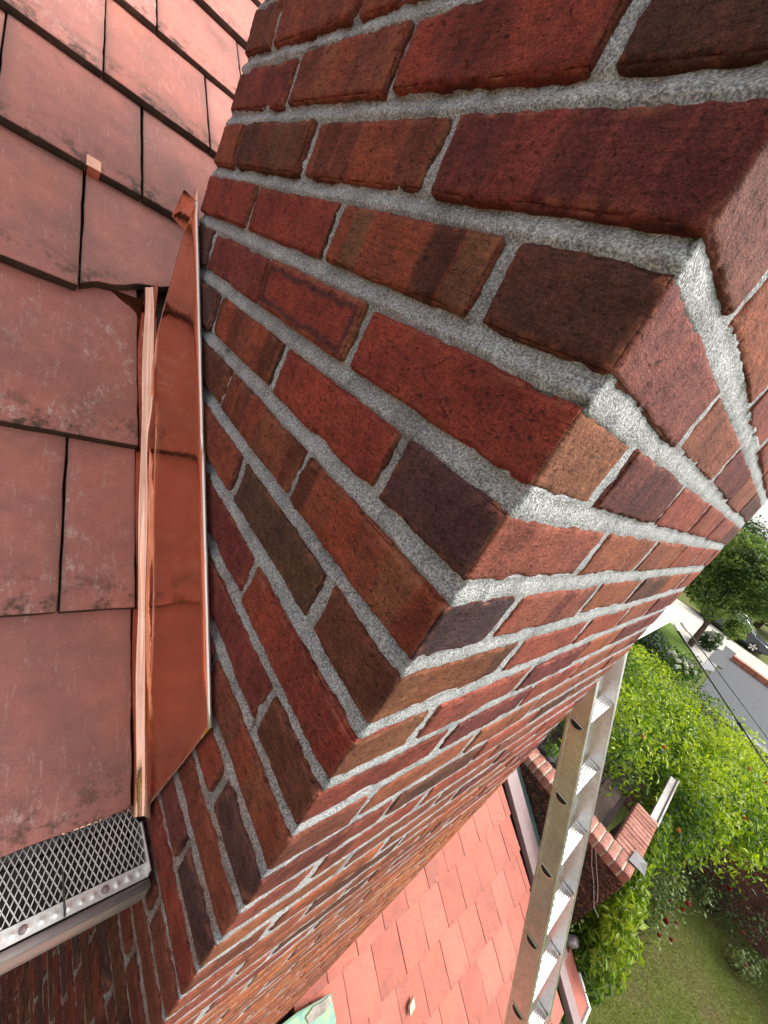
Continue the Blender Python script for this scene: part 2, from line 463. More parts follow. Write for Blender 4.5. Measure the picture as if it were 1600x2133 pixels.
def chimney_mortar():
    ts = np.concatenate([np.arange(-W, -0.0001, 0.0042), np.arange(0.0, 0.42, 0.0045), np.arange(0.42, D + 0.006, 0.011)])
    ts[-1] = D
    zs = np.concatenate([np.arange(ZTOP, 0.26, -0.02), np.arange(0.26, -1.15, -0.0029), np.arange(-1.15, -3.45, -0.0065)])
    T, Zg = np.meshgrid(ts, zs)
    t = T.ravel(); z = Zg.ravel()
    ph = np.mod(-z, P)                       # 0 at the top of a course
    j = np.clip((ph - HB) / (P - HB), 0, 1)  # 0 under the brick above, 1 on the brick below
    r = 0.0080 - 0.0060 * smooth(0.0, 0.85, j) * (ph > HB)
    side = t > 0
    r = np.where(side, 0.0030 - 0.0016 * smooth(0.0, 0.8, j), r)
    r = np.where(ph <= HB, np.where(side, 0.0022, 0.0050), r)
    ci = np.floor(-z / P).astype(int); odd = np.mod(ci, 2) == 1
    dj = np.full(t.shape, 9.0)
    for jo, je in zip((-0.105, -0.320, -0.540, 0.196, 0.412, 0.628, 0.844, 1.06), (-0.2115, -0.430, -0.645, 0.103, 0.314, 0.530, 0.744, 0.958)):
        dj = np.minimum(dj, np.abs(t - np.where(odd, jo, je)))
    behind = (ph > 0.006) & (ph < HB - 0.006) & (dj > 0.016)
    r = np.where(behind, 0.011, r)
    q = np.stack([np.where(t < 0, t, 0), np.where(t > 0, t, 0), z], 1)
    r = r + np.where(side, 0.5, 1.0) * (0.0022 * fbm(q * 38, 3, 3) + 0.0019 * fbm(q * 150, 9, 2) - 0.0014 * np.clip(vnoise(q * 24, 5), 0, 1))
    r = np.maximum(r, 0.0006)
    x = np.where(t < 0, np.minimum(t, -r), -r)
    y = np.where(t < 0, r, np.maximum(t, r))
    v = np.stack([x, y, z], 1)
    nt = len(ts); nz = len(zs)
    ii = np.arange(nz - 1)[:, None] * nt + np.arange(nt - 1)[None, :]
    f = np.stack([ii, ii + nt, ii + nt + 1, ii + 1], -1).reshape(-1, 4)
    me = mesh('chimney', v, f, M_MORTAR, True)
    return me
chimney = hpart(link('chimney', chimney_mortar()))
chimney['label'] = 'red brick chimney stack with thick fresh grey pointing at its upper courses'
cb = MB()
cb.box((-W + 0.006, 0.013, -7.3), (-0.013, D - 0.006, ZTOP - 0.004))
core = cb.build('mortar_core', None, chimney)
capm = MB(); capm.box((-W - 0.03, -0.03, ZTOP - 0.002), (0.03, D + 0.03, ZTOP + 0.07))
capm.build('chimney_cap', M_MORTAR_OLD, chimney, bevel=0.006)

PAL = [((0.150, 0.040, 0.028), 5), ((0.175, 0.043, 0.027), 5), ((0.185, 0.058, 0.032), 4), ((0.125, 0.043, 0.030), 3), ((0.110, 0.036, 0.033), 2),
       ((0.062, 0.030, 0.023), 1.6), ((0.070, 0.036, 0.036), 1.3), ((0.20, 0.068, 0.034), 2.2)]
PW = np.array([w for _, w in PAL]); PW = PW / PW.sum()
RED = (0.160, 0.038, 0.027); REDB = (0.150, 0.048, 0.030); PUR = (0.125, 0.034, 0.030); DKB = (0.058, 0.028, 0.021); DKP = (0.062, 0.034, 0.034); OLV = (0.060, 0.038, 0.025); ORB = (0.165, 0.062, 0.032); BRN = (0.085, 0.036, 0.024)
# the left face as photographed: (course, index from the corner): colour, band strength
LEFT = {(-2, 1): (REDB, .3), (-2, 2): (REDB, .3), (-2, 3): (BRN, 0), (-1, 0): (DKB, .1), (-1, 1): (RED, .35), (-1, 2): (REDB, .45), (-1, 3): (PUR, .1),
        (0, 0): (PUR, .55), (0, 1): (REDB, .65), (0, 2): (BRN, .8), (0, 3): (REDB, 0), (1, 0): (DKB, 0), (1, 1): (REDB, 1.0), (1, 2): (RED, .1), (1, 3): (RED, 0),
        (2, 0): (RED, .1), (2, 1): (RED, 0), (2, 2): (PUR, 0), (3, 0): (DKP, 0), (3, 1): (RED, .1), (3, 2): (REDB, .75), (4, 0): (REDB, 1.0), (4, 1): (REDB, .7), (4, 2): (BRN, .2),
        (5, 0): (BRN, 0), (5, 1): (OLV, 0), (5, 2): (REDB, .2), (6, 0): (RED, .35), (6, 1): (PUR, .2), (7, 0): (BRN, 0), (7, 1): (PUR, .2), (8, 0): (REDB, .5), (9, 0): (DKP, 0),
        (10, 0): (REDB, .1), (11, 0): (DKP, 0), (12, 0): (RED, .1), (8, 1): (PUR, .2)}
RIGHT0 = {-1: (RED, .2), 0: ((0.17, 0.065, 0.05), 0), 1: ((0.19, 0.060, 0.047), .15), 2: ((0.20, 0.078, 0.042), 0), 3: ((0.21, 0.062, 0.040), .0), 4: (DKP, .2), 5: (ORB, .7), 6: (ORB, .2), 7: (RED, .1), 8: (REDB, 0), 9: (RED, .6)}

def axis(L, res, R, fine_lo=True, fine_hi=True, depth=0.02):
    """grid coordinates -L/2..L/2, dense near visible ends."""
    h = L / 2
    if fine_lo and fine_hi:
        n = max(2, int(round((L - 2 * R) / res)))
        c = list(np.linspace(-h + R, h - R, n + 1))
    else:
        n = max(1, int(round(depth / res)))
        if fine_lo: c = list(np.linspace(-h + R, -h + depth, n + 1)) + [h - R]
        else: c = [-h + R] + list(np.linspace(h - depth, h - R, n + 1))
    e = [R * (1 - math.cos(a)) for a in ((0.0, 0.6, 1.1) if res < 0.006 else (0.0, 0.9))]
    lo = [-h + q for q in e]; hi = [h - q for q in e][::-1]
    return np.array(sorted(set(np.round(lo + c + hi, 7))))

def lattice(ax):
    xs, ys, zs = ax
    V = []; F = []
    base = 0
    def face(A, B, mk, flip):
        nonlocal base
        na, nb = len(A), len(B)
        a, b = np.meshgrid(A, B, indexing='ij')
        V.append(mk(a.ravel(), b.ravel()))
        i = (np.arange(na - 1)[:, None] * nb + np.arange(nb - 1)[None, :]).ravel() + base
        q = np.stack([i, i + nb, i + nb + 1, i + 1], 1)
        F.append(q[:, ::-1] if flip else q)
        base += na * nb
    o = lambda a: np.ones_like(a)
    face(xs, ys, lambda a, b: np.stack([a, b, o(a) * zs[0]], 1), True)
    face(xs, ys, lambda a, b: np.stack([a, b, o(a) * zs[-1]], 1), False)
    face(xs, zs, lambda a, b: np.stack([a, o(a) * ys[0], b], 1), False)
    face(xs, zs, lambda a, b: np.stack([a, o(a) * ys[-1], b], 1), True)
    face(ys, zs, lambda a, b: np.stack([o(a) * xs[0], a, b], 1), True)
    face(ys, zs, lambda a, b: np.stack([o(a) * xs[-1], a, b], 1), False)
    V = np.concatenate(V); F = np.concatenate(F)
    u, idx, inv = np.unique(np.round(V, 6), axis=0, return_index=True, return_inverse=True)
    return V[idx], inv.reshape(-1)[F]

def brick_geo(L, Dp, H, res, seed, R=0.0032, amp=1.0, vis=(True, True, True, True)):
    """rounded, chipped brick centred on the origin: returns verts, faces, normals."""
    ax = (axis(L, res, R, vis[0], vis[1]), axis(Dp, res, R, vis[2], vis[3]), axis(H, res, R))
    v, f = lattice(ax)
    h = np.array([L, Dp, H]) / 2
    inner = np.clip(v, -(h - R), h - R)
    d = v - inner
    ln = np.linalg.norm(d, axis=1); ln[ln == 0] = 1
    n = d / ln[:, None]
    p = inner + n * R
    # distance from the nearest arris: second-largest closeness to a face
    gap = np.sort(h - np.abs(v), axis=1)[:, 1]
    e = np.exp(-(gap / 0.006) ** 2)
    s = p + seed * 3.17
    chip = np.clip(fbm(s * 24, seed, 2) * 1.5 - 0.2, 0, 1)
    rag = fbm(s * 150, seed + 5, 3)
    e2 = np.exp(-(gap / 0.0028) ** 2)
    disp = -e * 0.0045 * chip * amp - e2 * 0.0036 * np.clip(rag + 0.35, 0, 1) * amp + (0.0009 * fbm(s * 30, seed + 8, 2) + 0.0006 * fbm(s * 240, seed + 2, 2)) * amp
    wob = np.stack([vnoise(s * np.array([0, 9, 9]) + 3, seed + 21), 0 * ln, vnoise(s * np.array([9, 9, 0]) + 7, seed + 22)], 1) * amp
    return p + n * disp[:, None] + wob * 0.0016 * (np.abs(n) > 0.3), f, n

chimney_bricks = []     # (size in view, builder)
Mcam = np.array([list(R_RIGHT), list(R_DOWN), list(R_FWD)]); Ccam = np.array(CAM)
def view_size(c, sz):
    q = Mcam @ (np.array(c) - Ccam)
    if q[2] < 0.02: return 0
    u = abs(q[0] / q[2]) ; w_ = abs(q[1] / q[2])
    if u > 1.05 or w_ > 1.4: return 0.02 * sz / max(q[2], .05)
    return sz / q[2]

def course_bricks():
    out = []
    for c in range(-13, NLOW):
        zc = -c * P - HB / 2
        odd = c % 2
        # left face joints (x) and right face joints (y)
        jl = [-0.105, -0.320, -0.540, -W + 0.0] if odd else [-0.2115, -0.430, -0.645, -W + 0.0]
        jr = [0.196, 0.412, 0.628, 0.844, 1.06, D] if odd else [0.103, 0.314, 0.530, 0.744, 0.958, D]
        jit = lambda a=0.004: random.uniform(-a, a)
        jl = [q + jit() if q != -W else q for q in jl]
        jr = [q + jit() if q != D else q for q in jr]
        g = 0.0058
        # corner brick, seen on both faces
        xl = jl[0] + g + (0.006 if jl[0] == -W else 0); yr = jr[0] - 0.0072
        out.append((c, 'c', 0, (xl, 0), (0, yr), zc))
        for i in range(1, len(jl)):
            a = jl[i] + (g if i < len(jl) - 1 else 0); b = jl[i - 1] - g
            if b - a > 0.03: out.append((c, 'l', i, (a, b), (0, 0.07), zc))
        for i in range(1, len(jr)):
            a = jr[i - 1] + 0.0072; b = jr[i] - (0.0072 if i < len(jr) - 1 else 0)
            if b - a > 0.03: out.append((c, 'r', i, (-0.07, 0), (a, b), zc))
    return out

def make_brick(rec, idx):
    c, face, i, (x0, x1), (y0, y1), zc = rec
    near = -3 <= c <= 7
    mid = -4 <= c <= 16
    if face == 'r': near = near and i <= 2; 
    res = 0.0030 if near else (0.0085 if mid else 0.022)
    hb = HB + random.uniform(-0.0015, 0.002)
    outx = random.uniform(-0.0006, 0.0012); outy = random.uniform(-0.0012, 0.0022)
    if face == 'c':
        vis = (True, True, True, True); X0, X1, Y0, Y1 = x0, outx, -outy, y1
    elif face == 'l':
        vis = (True, True, True, False); X0, X1, Y0, Y1 = x0, x1, -outy, y1
    else:
        vis = (False, True, True, True); X0, X1, Y0, Y1 = x0, outx, y0, y1
    L, Dp = X1 - X0, Y1 - Y0
    v, f, n = brick_geo(L, Dp, hb, res, idx + 1, 0.0034 if (near or mid) else 0.003, 1.0 if near else (0.55 if mid else 0.25), vis)
    k = PAL[np.random.default_rng(idx * 7 + 3).choice(len(PAL), p=PW)][0]
    st = random.choice([0, 0, .15, .3, .6])
    k2, st2 = k, st
    if c < -1: k2 = k
    if face in 'cl' and (c, i) in LEFT: k, st = LEFT[(c, i)]
    if face == 'c':
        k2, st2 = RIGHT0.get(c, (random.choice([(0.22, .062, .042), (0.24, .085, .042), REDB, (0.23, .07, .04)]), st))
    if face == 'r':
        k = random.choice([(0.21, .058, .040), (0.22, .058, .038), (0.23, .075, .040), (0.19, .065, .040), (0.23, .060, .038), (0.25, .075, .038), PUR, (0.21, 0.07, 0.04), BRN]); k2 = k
    if c > 16 and face != 'l':  # orange bounce light low on the right face is put into these colours
        k = random.choice([(0.27, .09, .042), (0.30, .10, .045), (0.24, .075, .04), (0.20, .075, .045)]); k2 = k
    burnt = None
    if (c, face, i) == (2, 'l', 1): burnt = np.minimum(np.abs(np.abs(v[:, 0]) - L / 2), np.abs(np.abs(v[:, 2]) - hb / 2))
    if face in 'cl' and c > 12: k = random.choice([PUR, BRN, (0.12, .036, .028), (0.10, .034, .028), DKP, (0.13, .042, .03)])
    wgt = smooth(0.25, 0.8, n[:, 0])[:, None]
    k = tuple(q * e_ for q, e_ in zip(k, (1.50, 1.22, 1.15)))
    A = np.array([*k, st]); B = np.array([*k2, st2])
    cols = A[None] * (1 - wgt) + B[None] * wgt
    if burnt is not None:
        bw = np.exp(-((burnt - 0.0085 - 0.0025 * vnoise(v * 60, 4)) / 0.0032) ** 2)[:, None]; rim = np.exp(-(burnt / 0.003) ** 2)[:, None]
        cols[:, :3] = cols[:, :3] * (1 - 0.85 * bw) + np.array([0.03, 0.022, 0.026]) * 0.85 * bw
        cols[:, :3] = cols[:, :3] * (1 - 0.6 * rim) + np.array([0.26, 0.10, 0.05]) * 0.6 * rim
    ctr = np.array([(X0 + X1) / 2, (Y0 + Y1) / 2, zc + random.uniform(-0.001, 0.001)])
    return v, f, cols, ctr

recs = course_bricks()
sized = []
for idx, r in enumerate(recs):
    c, face, i, (x0, x1), (y0, y1), zc = r
    ctr = ((x0 + x1) / 2 if face != 'r' else 0, (y0 + y1) / 2 if face != 'l' else 0, zc)
    if face == 'c': ctr = (x0 / 2, 0, zc)
    s = view_size(ctr, 0.2)
    # hidden behind the flashing and roof
    if face == 'l':
        top = -0.742 - 0.846 * x1 - 0.02
        if zc < top and zc > top - 0.36 - 0.05 and x1 < -0.2: s *= 0.02
        if x1 < -0.45 and zc < -0.45: s *= 0.1
    sized.append((s, idx))
order = [i for _, i in sorted(sized, reverse=True)]
single = set(order[:298])
rest_v, rest_f, rest_c, nb = [], [], [], 0
for idx, r in enumerate(recs):
    v, f, cols, ctr = make_brick(r, idx)
    if idx in single:
        me = mesh('brick', v, f, M_BRICK, True, cols)
        link('brick', me, None, chimney, ctr, (random.uniform(-.002, .002), random.uniform(-.002, .002), random.uniform(-.004, .004)))
    else:
        rest_v.append(v + ctr); rest_f.append(f + nb); rest_c.append(cols); nb += len(v)
ob = link('brick_courses', mesh('brick_courses', np.concatenate(rest_v), np.concatenate(rest_f), M_BRICK, True, np.concatenate(rest_c)), None, chimney)
ob['kind'] = 'stuff'

# ------------------------------------------------------------------ main roof
AR = math.radians(40.3)
RUP = Vector((-math.cos(AR), 0, math.sin(AR))); RN = Vector((math.sin(AR), 0, math.cos(AR))); RY = Vector((0, 1, 0))
RO = Vector((-0.206, 0, -0.881))
def roofp(s, y, h=0.0): return RO + RUP * s + RY * y + RN * h

deck = MB()
def slab(mb, s0, s1, y0, y1, h0, h1):
    p = [roofp(s0, y0, h0), roofp(s0, y1, h0), roofp(s1, y1, h0), roofp(s1, y0, h0), roofp(s0, y0, h1), roofp(s0, y1, h1), roofp(s1, y1, h1), roofp(s1, y0, h1)]
    mb.hexa(p)
slab(deck, 0.03, 4.2, -3.0, -0.002, -0.075, -0.045)
slab(deck, 0.72, 4.2, -0.002, D + 0.002, -0.075, -0.045)
slab(deck, 0.03, 4.2, D + 0.002, 3.97, -0.075, -0.045)
roof = hpart(deck.build('tile_roof', M_DECK))
roof['label'] = 'weathered pink clay tile roof slope beside the chimney'

def tile_mesh(wd, ln, th, seed, res=0.02, cut=None, low=False):
    """flat clay tile: x across, y up the slope from the butt edge, z up; origin at the middle of the butt edge's top."""
    nx = max(3, int(wd / res)); ny = max(4, int(ln / res))
    b = 0.0022
    xs = np.array(sorted(set(list(np.linspace(-wd / 2 + b * 2, wd / 2 - b * 2, nx)) + [-wd / 2, -wd / 2 + b * .6, wd / 2 - b * .6, wd / 2])))
    ys = np.array(sorted(set(list(np.linspace(b * 2, ln - b * 2, ny)) + [0, b * .6, ln])))
    zs = np.array([-th, -th + b, -b, 0.0])
    v, f = lattice((xs, ys, zs))
    h = np.array([wd / 2, ln / 2, th / 2]); cc = np.array([0, ln / 2, -th / 2])
    q = v - cc
    inner = np.clip(q, -(h - b), h - b); d = q - inner
    l = np.linalg.norm(d, axis=1); l[l == 0] = 1
    n = d / l[:, None]
    p = inner + n * b + cc
    s = p + seed * 2.3
    gap = np.sort(h - np.abs(q), axis=1)[:, 1]
    e = np.exp(-(gap / 0.008) ** 2)
    p = p + n * ((-e * 0.0022 * np.clip(fbm(s * 35, seed, 2) * 1.6 - .1, 0, 1)) + 0.0003 * fbm(s * 60, seed + 4, 2))[:, None]
    p[:, 2] += 0.0016 * fbm(np.stack([s[:, 0] * 6, s[:, 1] * 6, s[:, 2] * 0], 1), seed + 2, 2) * (1 if not low else 0.6)
    p[:, 1] += 0.0012 * fbm(np.stack([s[:, 0] * 14, s[:, 2] * 0, s[:, 2] * 0], 1), seed + 6, 2) * np.exp(-(q[:, 1] + h[1]) / .05)
    if cut is not None:      # broken lower edge: y pushed up where x runs to the right
        yy = cut(p[:, 0])
        k = np.clip(1 - p[:, 1] / 0.14, 0, 1)
        p[:, 1] += yy * k
    return p, f

TH = 0.019; EXPO = 0.283; TLEN = 0.355; TW = 0.2255; PIT = 0.2282
tilt = math.atan2(TH, EXPO)
def roof_tile(s, yc, wd, seed, mat, parent, frame, cut=None, th=TH, dyaw=0.0, me=None, dh=0.0):
    if me is None:
        v, f = tile_mesh(wd, TLEN, th, seed, cut=cut)
        me = mesh('tile', v, f, mat, True)
    fo, up, nn = frame
    # tilt: top of the tile dips towards the deck
    upt = up * math.cos(tilt) - nn * math.sin(tilt); nt = nn * math.cos(tilt) + up * math.sin(tilt)
    rt = upt.cross(nt)      # across
    M4 = Matrix.Identity(4)
    pos = fo + up * s + Vector((0, 1, 0)) * yc + nn * dh
    for i in range(3):
        M4[i][0] = rt[i]; M4[i][1] = upt[i]; M4[i][2] = nt[i]
    M4 = Matrix.Translation(pos) @ M4 @ Matrix.Rotation(dyaw, 4, 'Z')
    o = link('tile', me, None, parent)
    # parents written in world space: undo the house offset
    o.matrix_parent_inverse = Matrix.Identity(4)
    o.matrix_local = M4
    return o

RF = (RO, RUP, RN)
sgn = RUP.cross(RN).y      # +1 or -1: direction of local x along world y
seed = 100
shared = [mesh('tile', *tile_mesh(TW, TLEN, TH, 900 + k), M_TILE, True) for k in range(4)]
for k in range(0, 12):
    s = 0.012 + EXPO * k + random.uniform(-.002, .002)
    j0 = -0.0155 if k % 2 == 0 else -0.119
    if k == 4: j0 = -0.022
    if k == 5: j0 = -0.100
    if k >= 6 and k % 2 == 0: j0 = 0.004
    xk = -0.206 - s * math.cos(AR)
    free = xk < -W - 0.02            # this course runs on behind the chimney
    for j in range(-5, 6):
        y1 = j0 + PIT * j; y0 = y1 - PIT
        if y1 > 1.2 and not free: continue
        a, b = y0 + 0.0014, y1 - 0.0014
        if not free:
            if a > -0.03: continue
            b = min(b, -0.0215)
        if b - a < 0.03: continue
        seed += 1
        cut = None
        if k == 3 and abs(y1 - (j0 + PIT)) < 1e-6:
            # broken butt edge of the tile against the flashing
            cut = lambda x, sg=sgn: (0.012 + 0.085 * np.clip((x * sg + 0.112) / 0.16, 0, 1) + 0.006 * np.sin(x * 190) * (x * sg > -0.08) + 0.004 * np.sin(x * 410))
        vis = -0.5 < (a + b) / 2 < 0.4 and k < 9
        if vis: roof_tile(s, (a + b) / 2, b - a, seed, M_TILE_WORN if k < 3 else M_TILE, roof, RF, cut, dyaw=random.uniform(-.006, .006), dh=random.uniform(-.001, .002))
        else: roof_tile(s, (a + b) / 2, b - a, seed, M_TILE, roof, RF, me=shared[seed % 4] if abs(b - a - TW) < .003 else None)
for k in range(0, 4):          # beyond the chimney
    for j in range(12):
        yc = D + 0.04 + TW / 2 + PIT * j + (0.0 if k % 2 else 0.05)
        if yc + TW / 2 > 3.98: continue
        roof_tile(0.012 + EXPO * k, yc, TW, 0, M_TILE, roof, RF, me=shared[(j + k) % 4])

# copper clip hooked over a butt edge
cl = MB()
sc_, yc_ = 0.012 + EXPO * 4 - 0.002, -0.108
for (a, b, h0, h1) in ((-0.0016, 0.0, -0.022, 0.0035), (-0.0016, 0.026, 0.0022, 0.0036)):
    p = [roofp(sc_ + a, yc_ - .012, h0), roofp(sc_ + a, yc_ + .012, h0), roofp(sc_ + b, yc_ + .012, h0), roofp(sc_ + b, yc_ - .012, h0), roofp(sc_ + a, yc_ - .012, h1), roofp(sc_ + a, yc_ + .012, h1), roofp(sc_ + b, yc_ + .012, h1), roofp(sc_ + b, yc_ - .012, h1)]
    cl.hexa(p)
clip = hpart(cl.build('tile_clip', M_COPPER_BRIGHT, bevel=0.0008)); clip['label'] = 'small bright copper clip hooked over a tile edge'

# ------------------------------------------------------------------ copper flashing against the chimney
def tline(x): return -0.742 - 0.846 * x
def bline(x): return -0.881 - (x + 0.206) * math.tan(AR) - 0.008
fl = empty('flashing'); hpart(fl); fl['label'] = 'shiny new copper step flashing between roof tiles and chimney'
def plate(name, xa, xb, y, za0=None, zb0=None, endcut=None, n=40, seed=0):
    xs = np.linspace(xa, xb, n); ks = np.linspace(0, 1, 12)
    v = []
    for x in xs:
        zt = tline(x); zb = bline(x)
        if endcut is not None:
            zb = max(zb, endcut(x))
        for k in ks:
            z = zt + (zb - zt) * k
            v.append((x, y - 0.0012 * math.sin(x * 31 + seed) * math.sin(k * 3.1), z))
    v = np.array(v); m_ = len(ks)
    i = (np.arange(n - 1)[:, None] * m_ + np.arange(m_ - 1)[None]).ravel()
    f = np.stack([i, i + m_, i + m_ + 1, i + 1], 1)
    me = mesh(name, v, f, M_COPPER, True)
    o = link(name, me, None, fl)
    sd_ = o.modifiers.new('thick', 'SOLIDIFY'); sd_.thickness = 0.0012
    return o
ec = lambda x: -0.881 + (x + 0.206) * ((-0.611 + 0.881) / (0.053)) if x > -0.206 else -9
p1 = plate('copper_sheet', -0.768, -0.1535, -0.0066, endcut=ec, n=90)
# folded hem along the top edge, its sky highlight painted as paler metal
for xa, xb, yy in ((-0.415, -0.153, -0.0068), (-0.742, -0.412, -0.0076)):
    h = MB(); n = 14; pts = []
    for i in range(n + 1):
        x = xa + (xb - xa) * i / n
        pts.append((x, yy - 0.0012, tline(x) + 0.0004 * math.sin(i * 2.3)))
    h.tube(pts, 0.0026, 8); h.build('hem', M_HEM, fl, True)
# flange rising from the tiles to the sheet, as one folded strip
def flange():
    prof = [(-0.095, -0.041), (-0.0208, -0.036), (-0.0206, -0.001), (-0.0200, 0.0012), (-0.0170, 0.0028), (-0.0130, 0.0050), (-0.0100, 0.0072), (-0.0085, 0.0105), (-0.0078, 0.034)]
    ss = np.linspace(0.0, 0.90, 80); v = []
    for s in ss:
        for (y, h) in prof:
            w_ = 0.0008 * math.sin(s * 23 + y * 900)
            v.append(tuple(roofp(s, y + w_, h + (0.0016 * math.sin(s * 9 + 1) + 0.0007 * math.sin(s * 31)) * (1 if -0.0195 < y < -0.0090 else 0.3) + (0.0030 * ((y + 0.0145) / 0.0045) * math.sin(s * 7.5 + 2.2) if -0.0195 < y < -0.0090 else 0) + 0.016 * (s / 0.85) ** 2)))
    k = len(prof)
    i = (np.arange(len(ss) - 1)[:, None] * k + np.arange(k - 1)[None]).ravel()
    f = np.stack([i, i + 1, i + k + 1, i + k], 1)
    o = link('flange', mesh('flange', np.array(v), f, M_COPPER_BRIGHT, True), None, fl)
flange()
# small folded ear at the head of the flashing and a crumpled tongue lower down
ear = MB()
for (pts) in ([(-0.742, -0.010, -0.112), (-0.775, -0.022, -0.105), (-0.80, -0.024, -0.150), (-0.752, -0.011, -0.160)],):
    ear.add(pts, [(0, 1, 2, 3)])
eo = ear.build('folded_tab', M_COPPER_BRIGHT, fl); q = eo.modifiers.new('t', 'SOLIDIFY'); q.thickness = 0.0012
ear = MB()
ear.add([tuple(roofp(0.83, -0.014, 0.004)), tuple(roofp(0.80, -0.022, 0.012)), tuple(roofp(0.755, -0.016, 0.006)), tuple(roofp(0.77, -0.008, 0.014))], [(0, 1, 2, 3)])
eo = ear.build('folded_tab', M_COPPER_BRIGHT, fl); q = eo.modifiers.new('t', 'SOLIDIFY'); q.thickness = 0.0012

# ------------------------------------------------------------------ eaves gutter with mesh guard
gut = MB()
def gutter_shell(mb, y0, y1):
    prof = [(-0.238, -0.905), (-0.238, -0.995), (-0.155, -0.998), (-0.130, -0.965), (-0.1225, -0.930), (-0.1225, -0.902)]
    pin = [(-0.1245, -0.902), (-0.1245, -0.929), (-0.132, -0.963), (-0.157, -0.995), (-0.236, -0.992), (-0.236, -0.905)]
    ring = prof + pin; n = len(ring)
    v = [(x, y0, z) for x, z in ring] + [(x, y1, z) for x, z in ring]
    f = [(i, (i + 1) % n, n + (i + 1) % n, n + i) for i in range(n)]
    mb.add(v, f)
    for y, s in ((y0, 1), (y1, -1)):
        capv = [(x, y, z) for x, z in prof]
        mb.add(capv, [tuple(range(len(prof)))[::s]])
gutter_shell(gut, -3.0, -0.0085)
gutter = hpart(gut.build('gutter', M_GUTTER)); gutter['label'] = 'grey metal eaves gutter covered by a diamond mesh guard'
sl = MB(); sl.box((-0.232, -3.0, -0.975), (-0.14, -0.012, -0.952)); sl.build('leaf_debris', M_GUTTER_IN, gutter)
# expanded diamond mesh sheet
def guard():
    x0, z0, x1, z1 = -0.246, -0.884, -0.1485, -0.8985
    g = MB()
    ny = 0.0072; nx = 0.0160; rad = 0.00048
    du = math.hypot(x1 - x0, z1 - z0)
    ux = Vector(((x1 - x0) / du, 0, (z1 - z0) / du)); un = Vector((-ux.z, 0, ux.x))
    def pt(u, y): return Vector((x0, y, z0)) + ux * u
    L = 0.36
    rows = int(du / (nx / 2))
    for r in range(rows):
        u0 = r * nx / 2; u1 = u0 + nx / 2
        c = int(L / ny)
        for i in range(c):
            ya = -0.012 - i * ny
            A = pt(u0, ya - (0 if r % 2 == 0 else ny / 2)); B = pt(u1, ya - ny / 2 + (0 if r % 2 == 0 else ny / 2)); C2 = pt(u1, ya - (ny / 2 if r % 2 == 0 else ny))
            A2 = A
            for (s_, e_) in ((A, B), (A2, pt(u1, ya + (ny / 2 if r % 2 == 0 else 0)) if r % 2 == 0 else C2)):
                d = (e_ - s_).normalized(); w_ = un.cross(d).normalized() * rad; t_ = un * 0.0011
                g.add([s_ - w_, s_ + w_, e_ + w_, e_ - w_, s_ - w_ + t_ + w_ * .6, s_ + w_ + t_ + w_ * .6, e_ + w_ + t_ + w_ * .6, e_ - w_ + t_ + w_ * .6],
                      [(4, 5, 6, 7), (0, 1, 5, 4), (2, 3, 7, 6), (1, 2, 6, 5), (3, 0, 4, 7)])
    return g
gd = guard().build('mesh_guard', M_GUARD, gutter)
# embossed front strip
def front_strip():
    ys = np.arange(-0.40, -0.008, 0.0014); us = np.linspace(0, 1, 16)
    Yg, U = np.meshgrid(ys, us, indexing='ij')
    x = -0.1500 + U * 0.0165; z = -0.8972 - U * 0.0022
    ctr = np.mod(Yg, 0.0128) - 0.0064
    rr = np.hypot(ctr, (U - 0.5) * 0.0165)
    z = z + 0.0013 * np.exp(-(rr / 0.0026) ** 2) + 0.0006 * np.sin(Yg * 47)
    v = np.stack([x, Yg, z], -1).reshape(-1, 3); nu = len(us)
    i = (np.arange(len(ys) - 1)[:, None] * nu + np.arange(nu - 1)[None]).ravel()
    f = np.stack([i, i + 1, i + nu + 1, i + nu], 1)
    o = link('front_strip', mesh('front_strip', v, f, M_GUARD, True), None, gutter)
front_strip()
lip = MB(); lip.tube([(-0.1265, -3.0, -0.902), (-0.1265, -0.009, -0.902)], 0.0055, 10); lip.build('lip', M_GUTTER, gutter, True)
for yb in (-0.058, -0.137):
    b_ = MB(); b_.tube([(-0.1417, yb, -0.8995), (-0.1417, yb, -0.8945)], [0.0048, 0.0036], 10); b_.build('bolt', M_RAKE, gutter, True)
sm_ = MB(); sm_.box((-0.246, -0.1005, -0.8985), (-0.134, -0.0990, -0.8925)); sm_.build('seam', M_GUTTER_IN, gutter)
ecp = MB(); ecp.box((-0.20, -0.0105, -0.905), (-0.135, -0.0075, -0.888)); ecp.build('end_bracket', M_GUARD, gutter, bevel=.001)

# eaves gutter past the chimney, boxed in white
wg = MB()
gutter_shell(wg, D + 0.03, 3.975)
white_gutter = hpart(wg.build('gutter', M_WHITE)); white_gutter['label'] = 'white boxed eaves gutter past the far side of the chimney'
wc = MB(); wc.box((-0.235, D + 0.03, -0.9015), (-0.100, 3.985, -0.8945)); wc.build('gutter_cover', M_WHITE, white_gutter, bevel=.002)
wk = MB(); wk.tube([(-0.085, 3.60, -0.93), (-0.04, 3.62, -0.955)], 0.012, 8); wk.build('cable_bracket', M_WHITE, white_gutter, True)

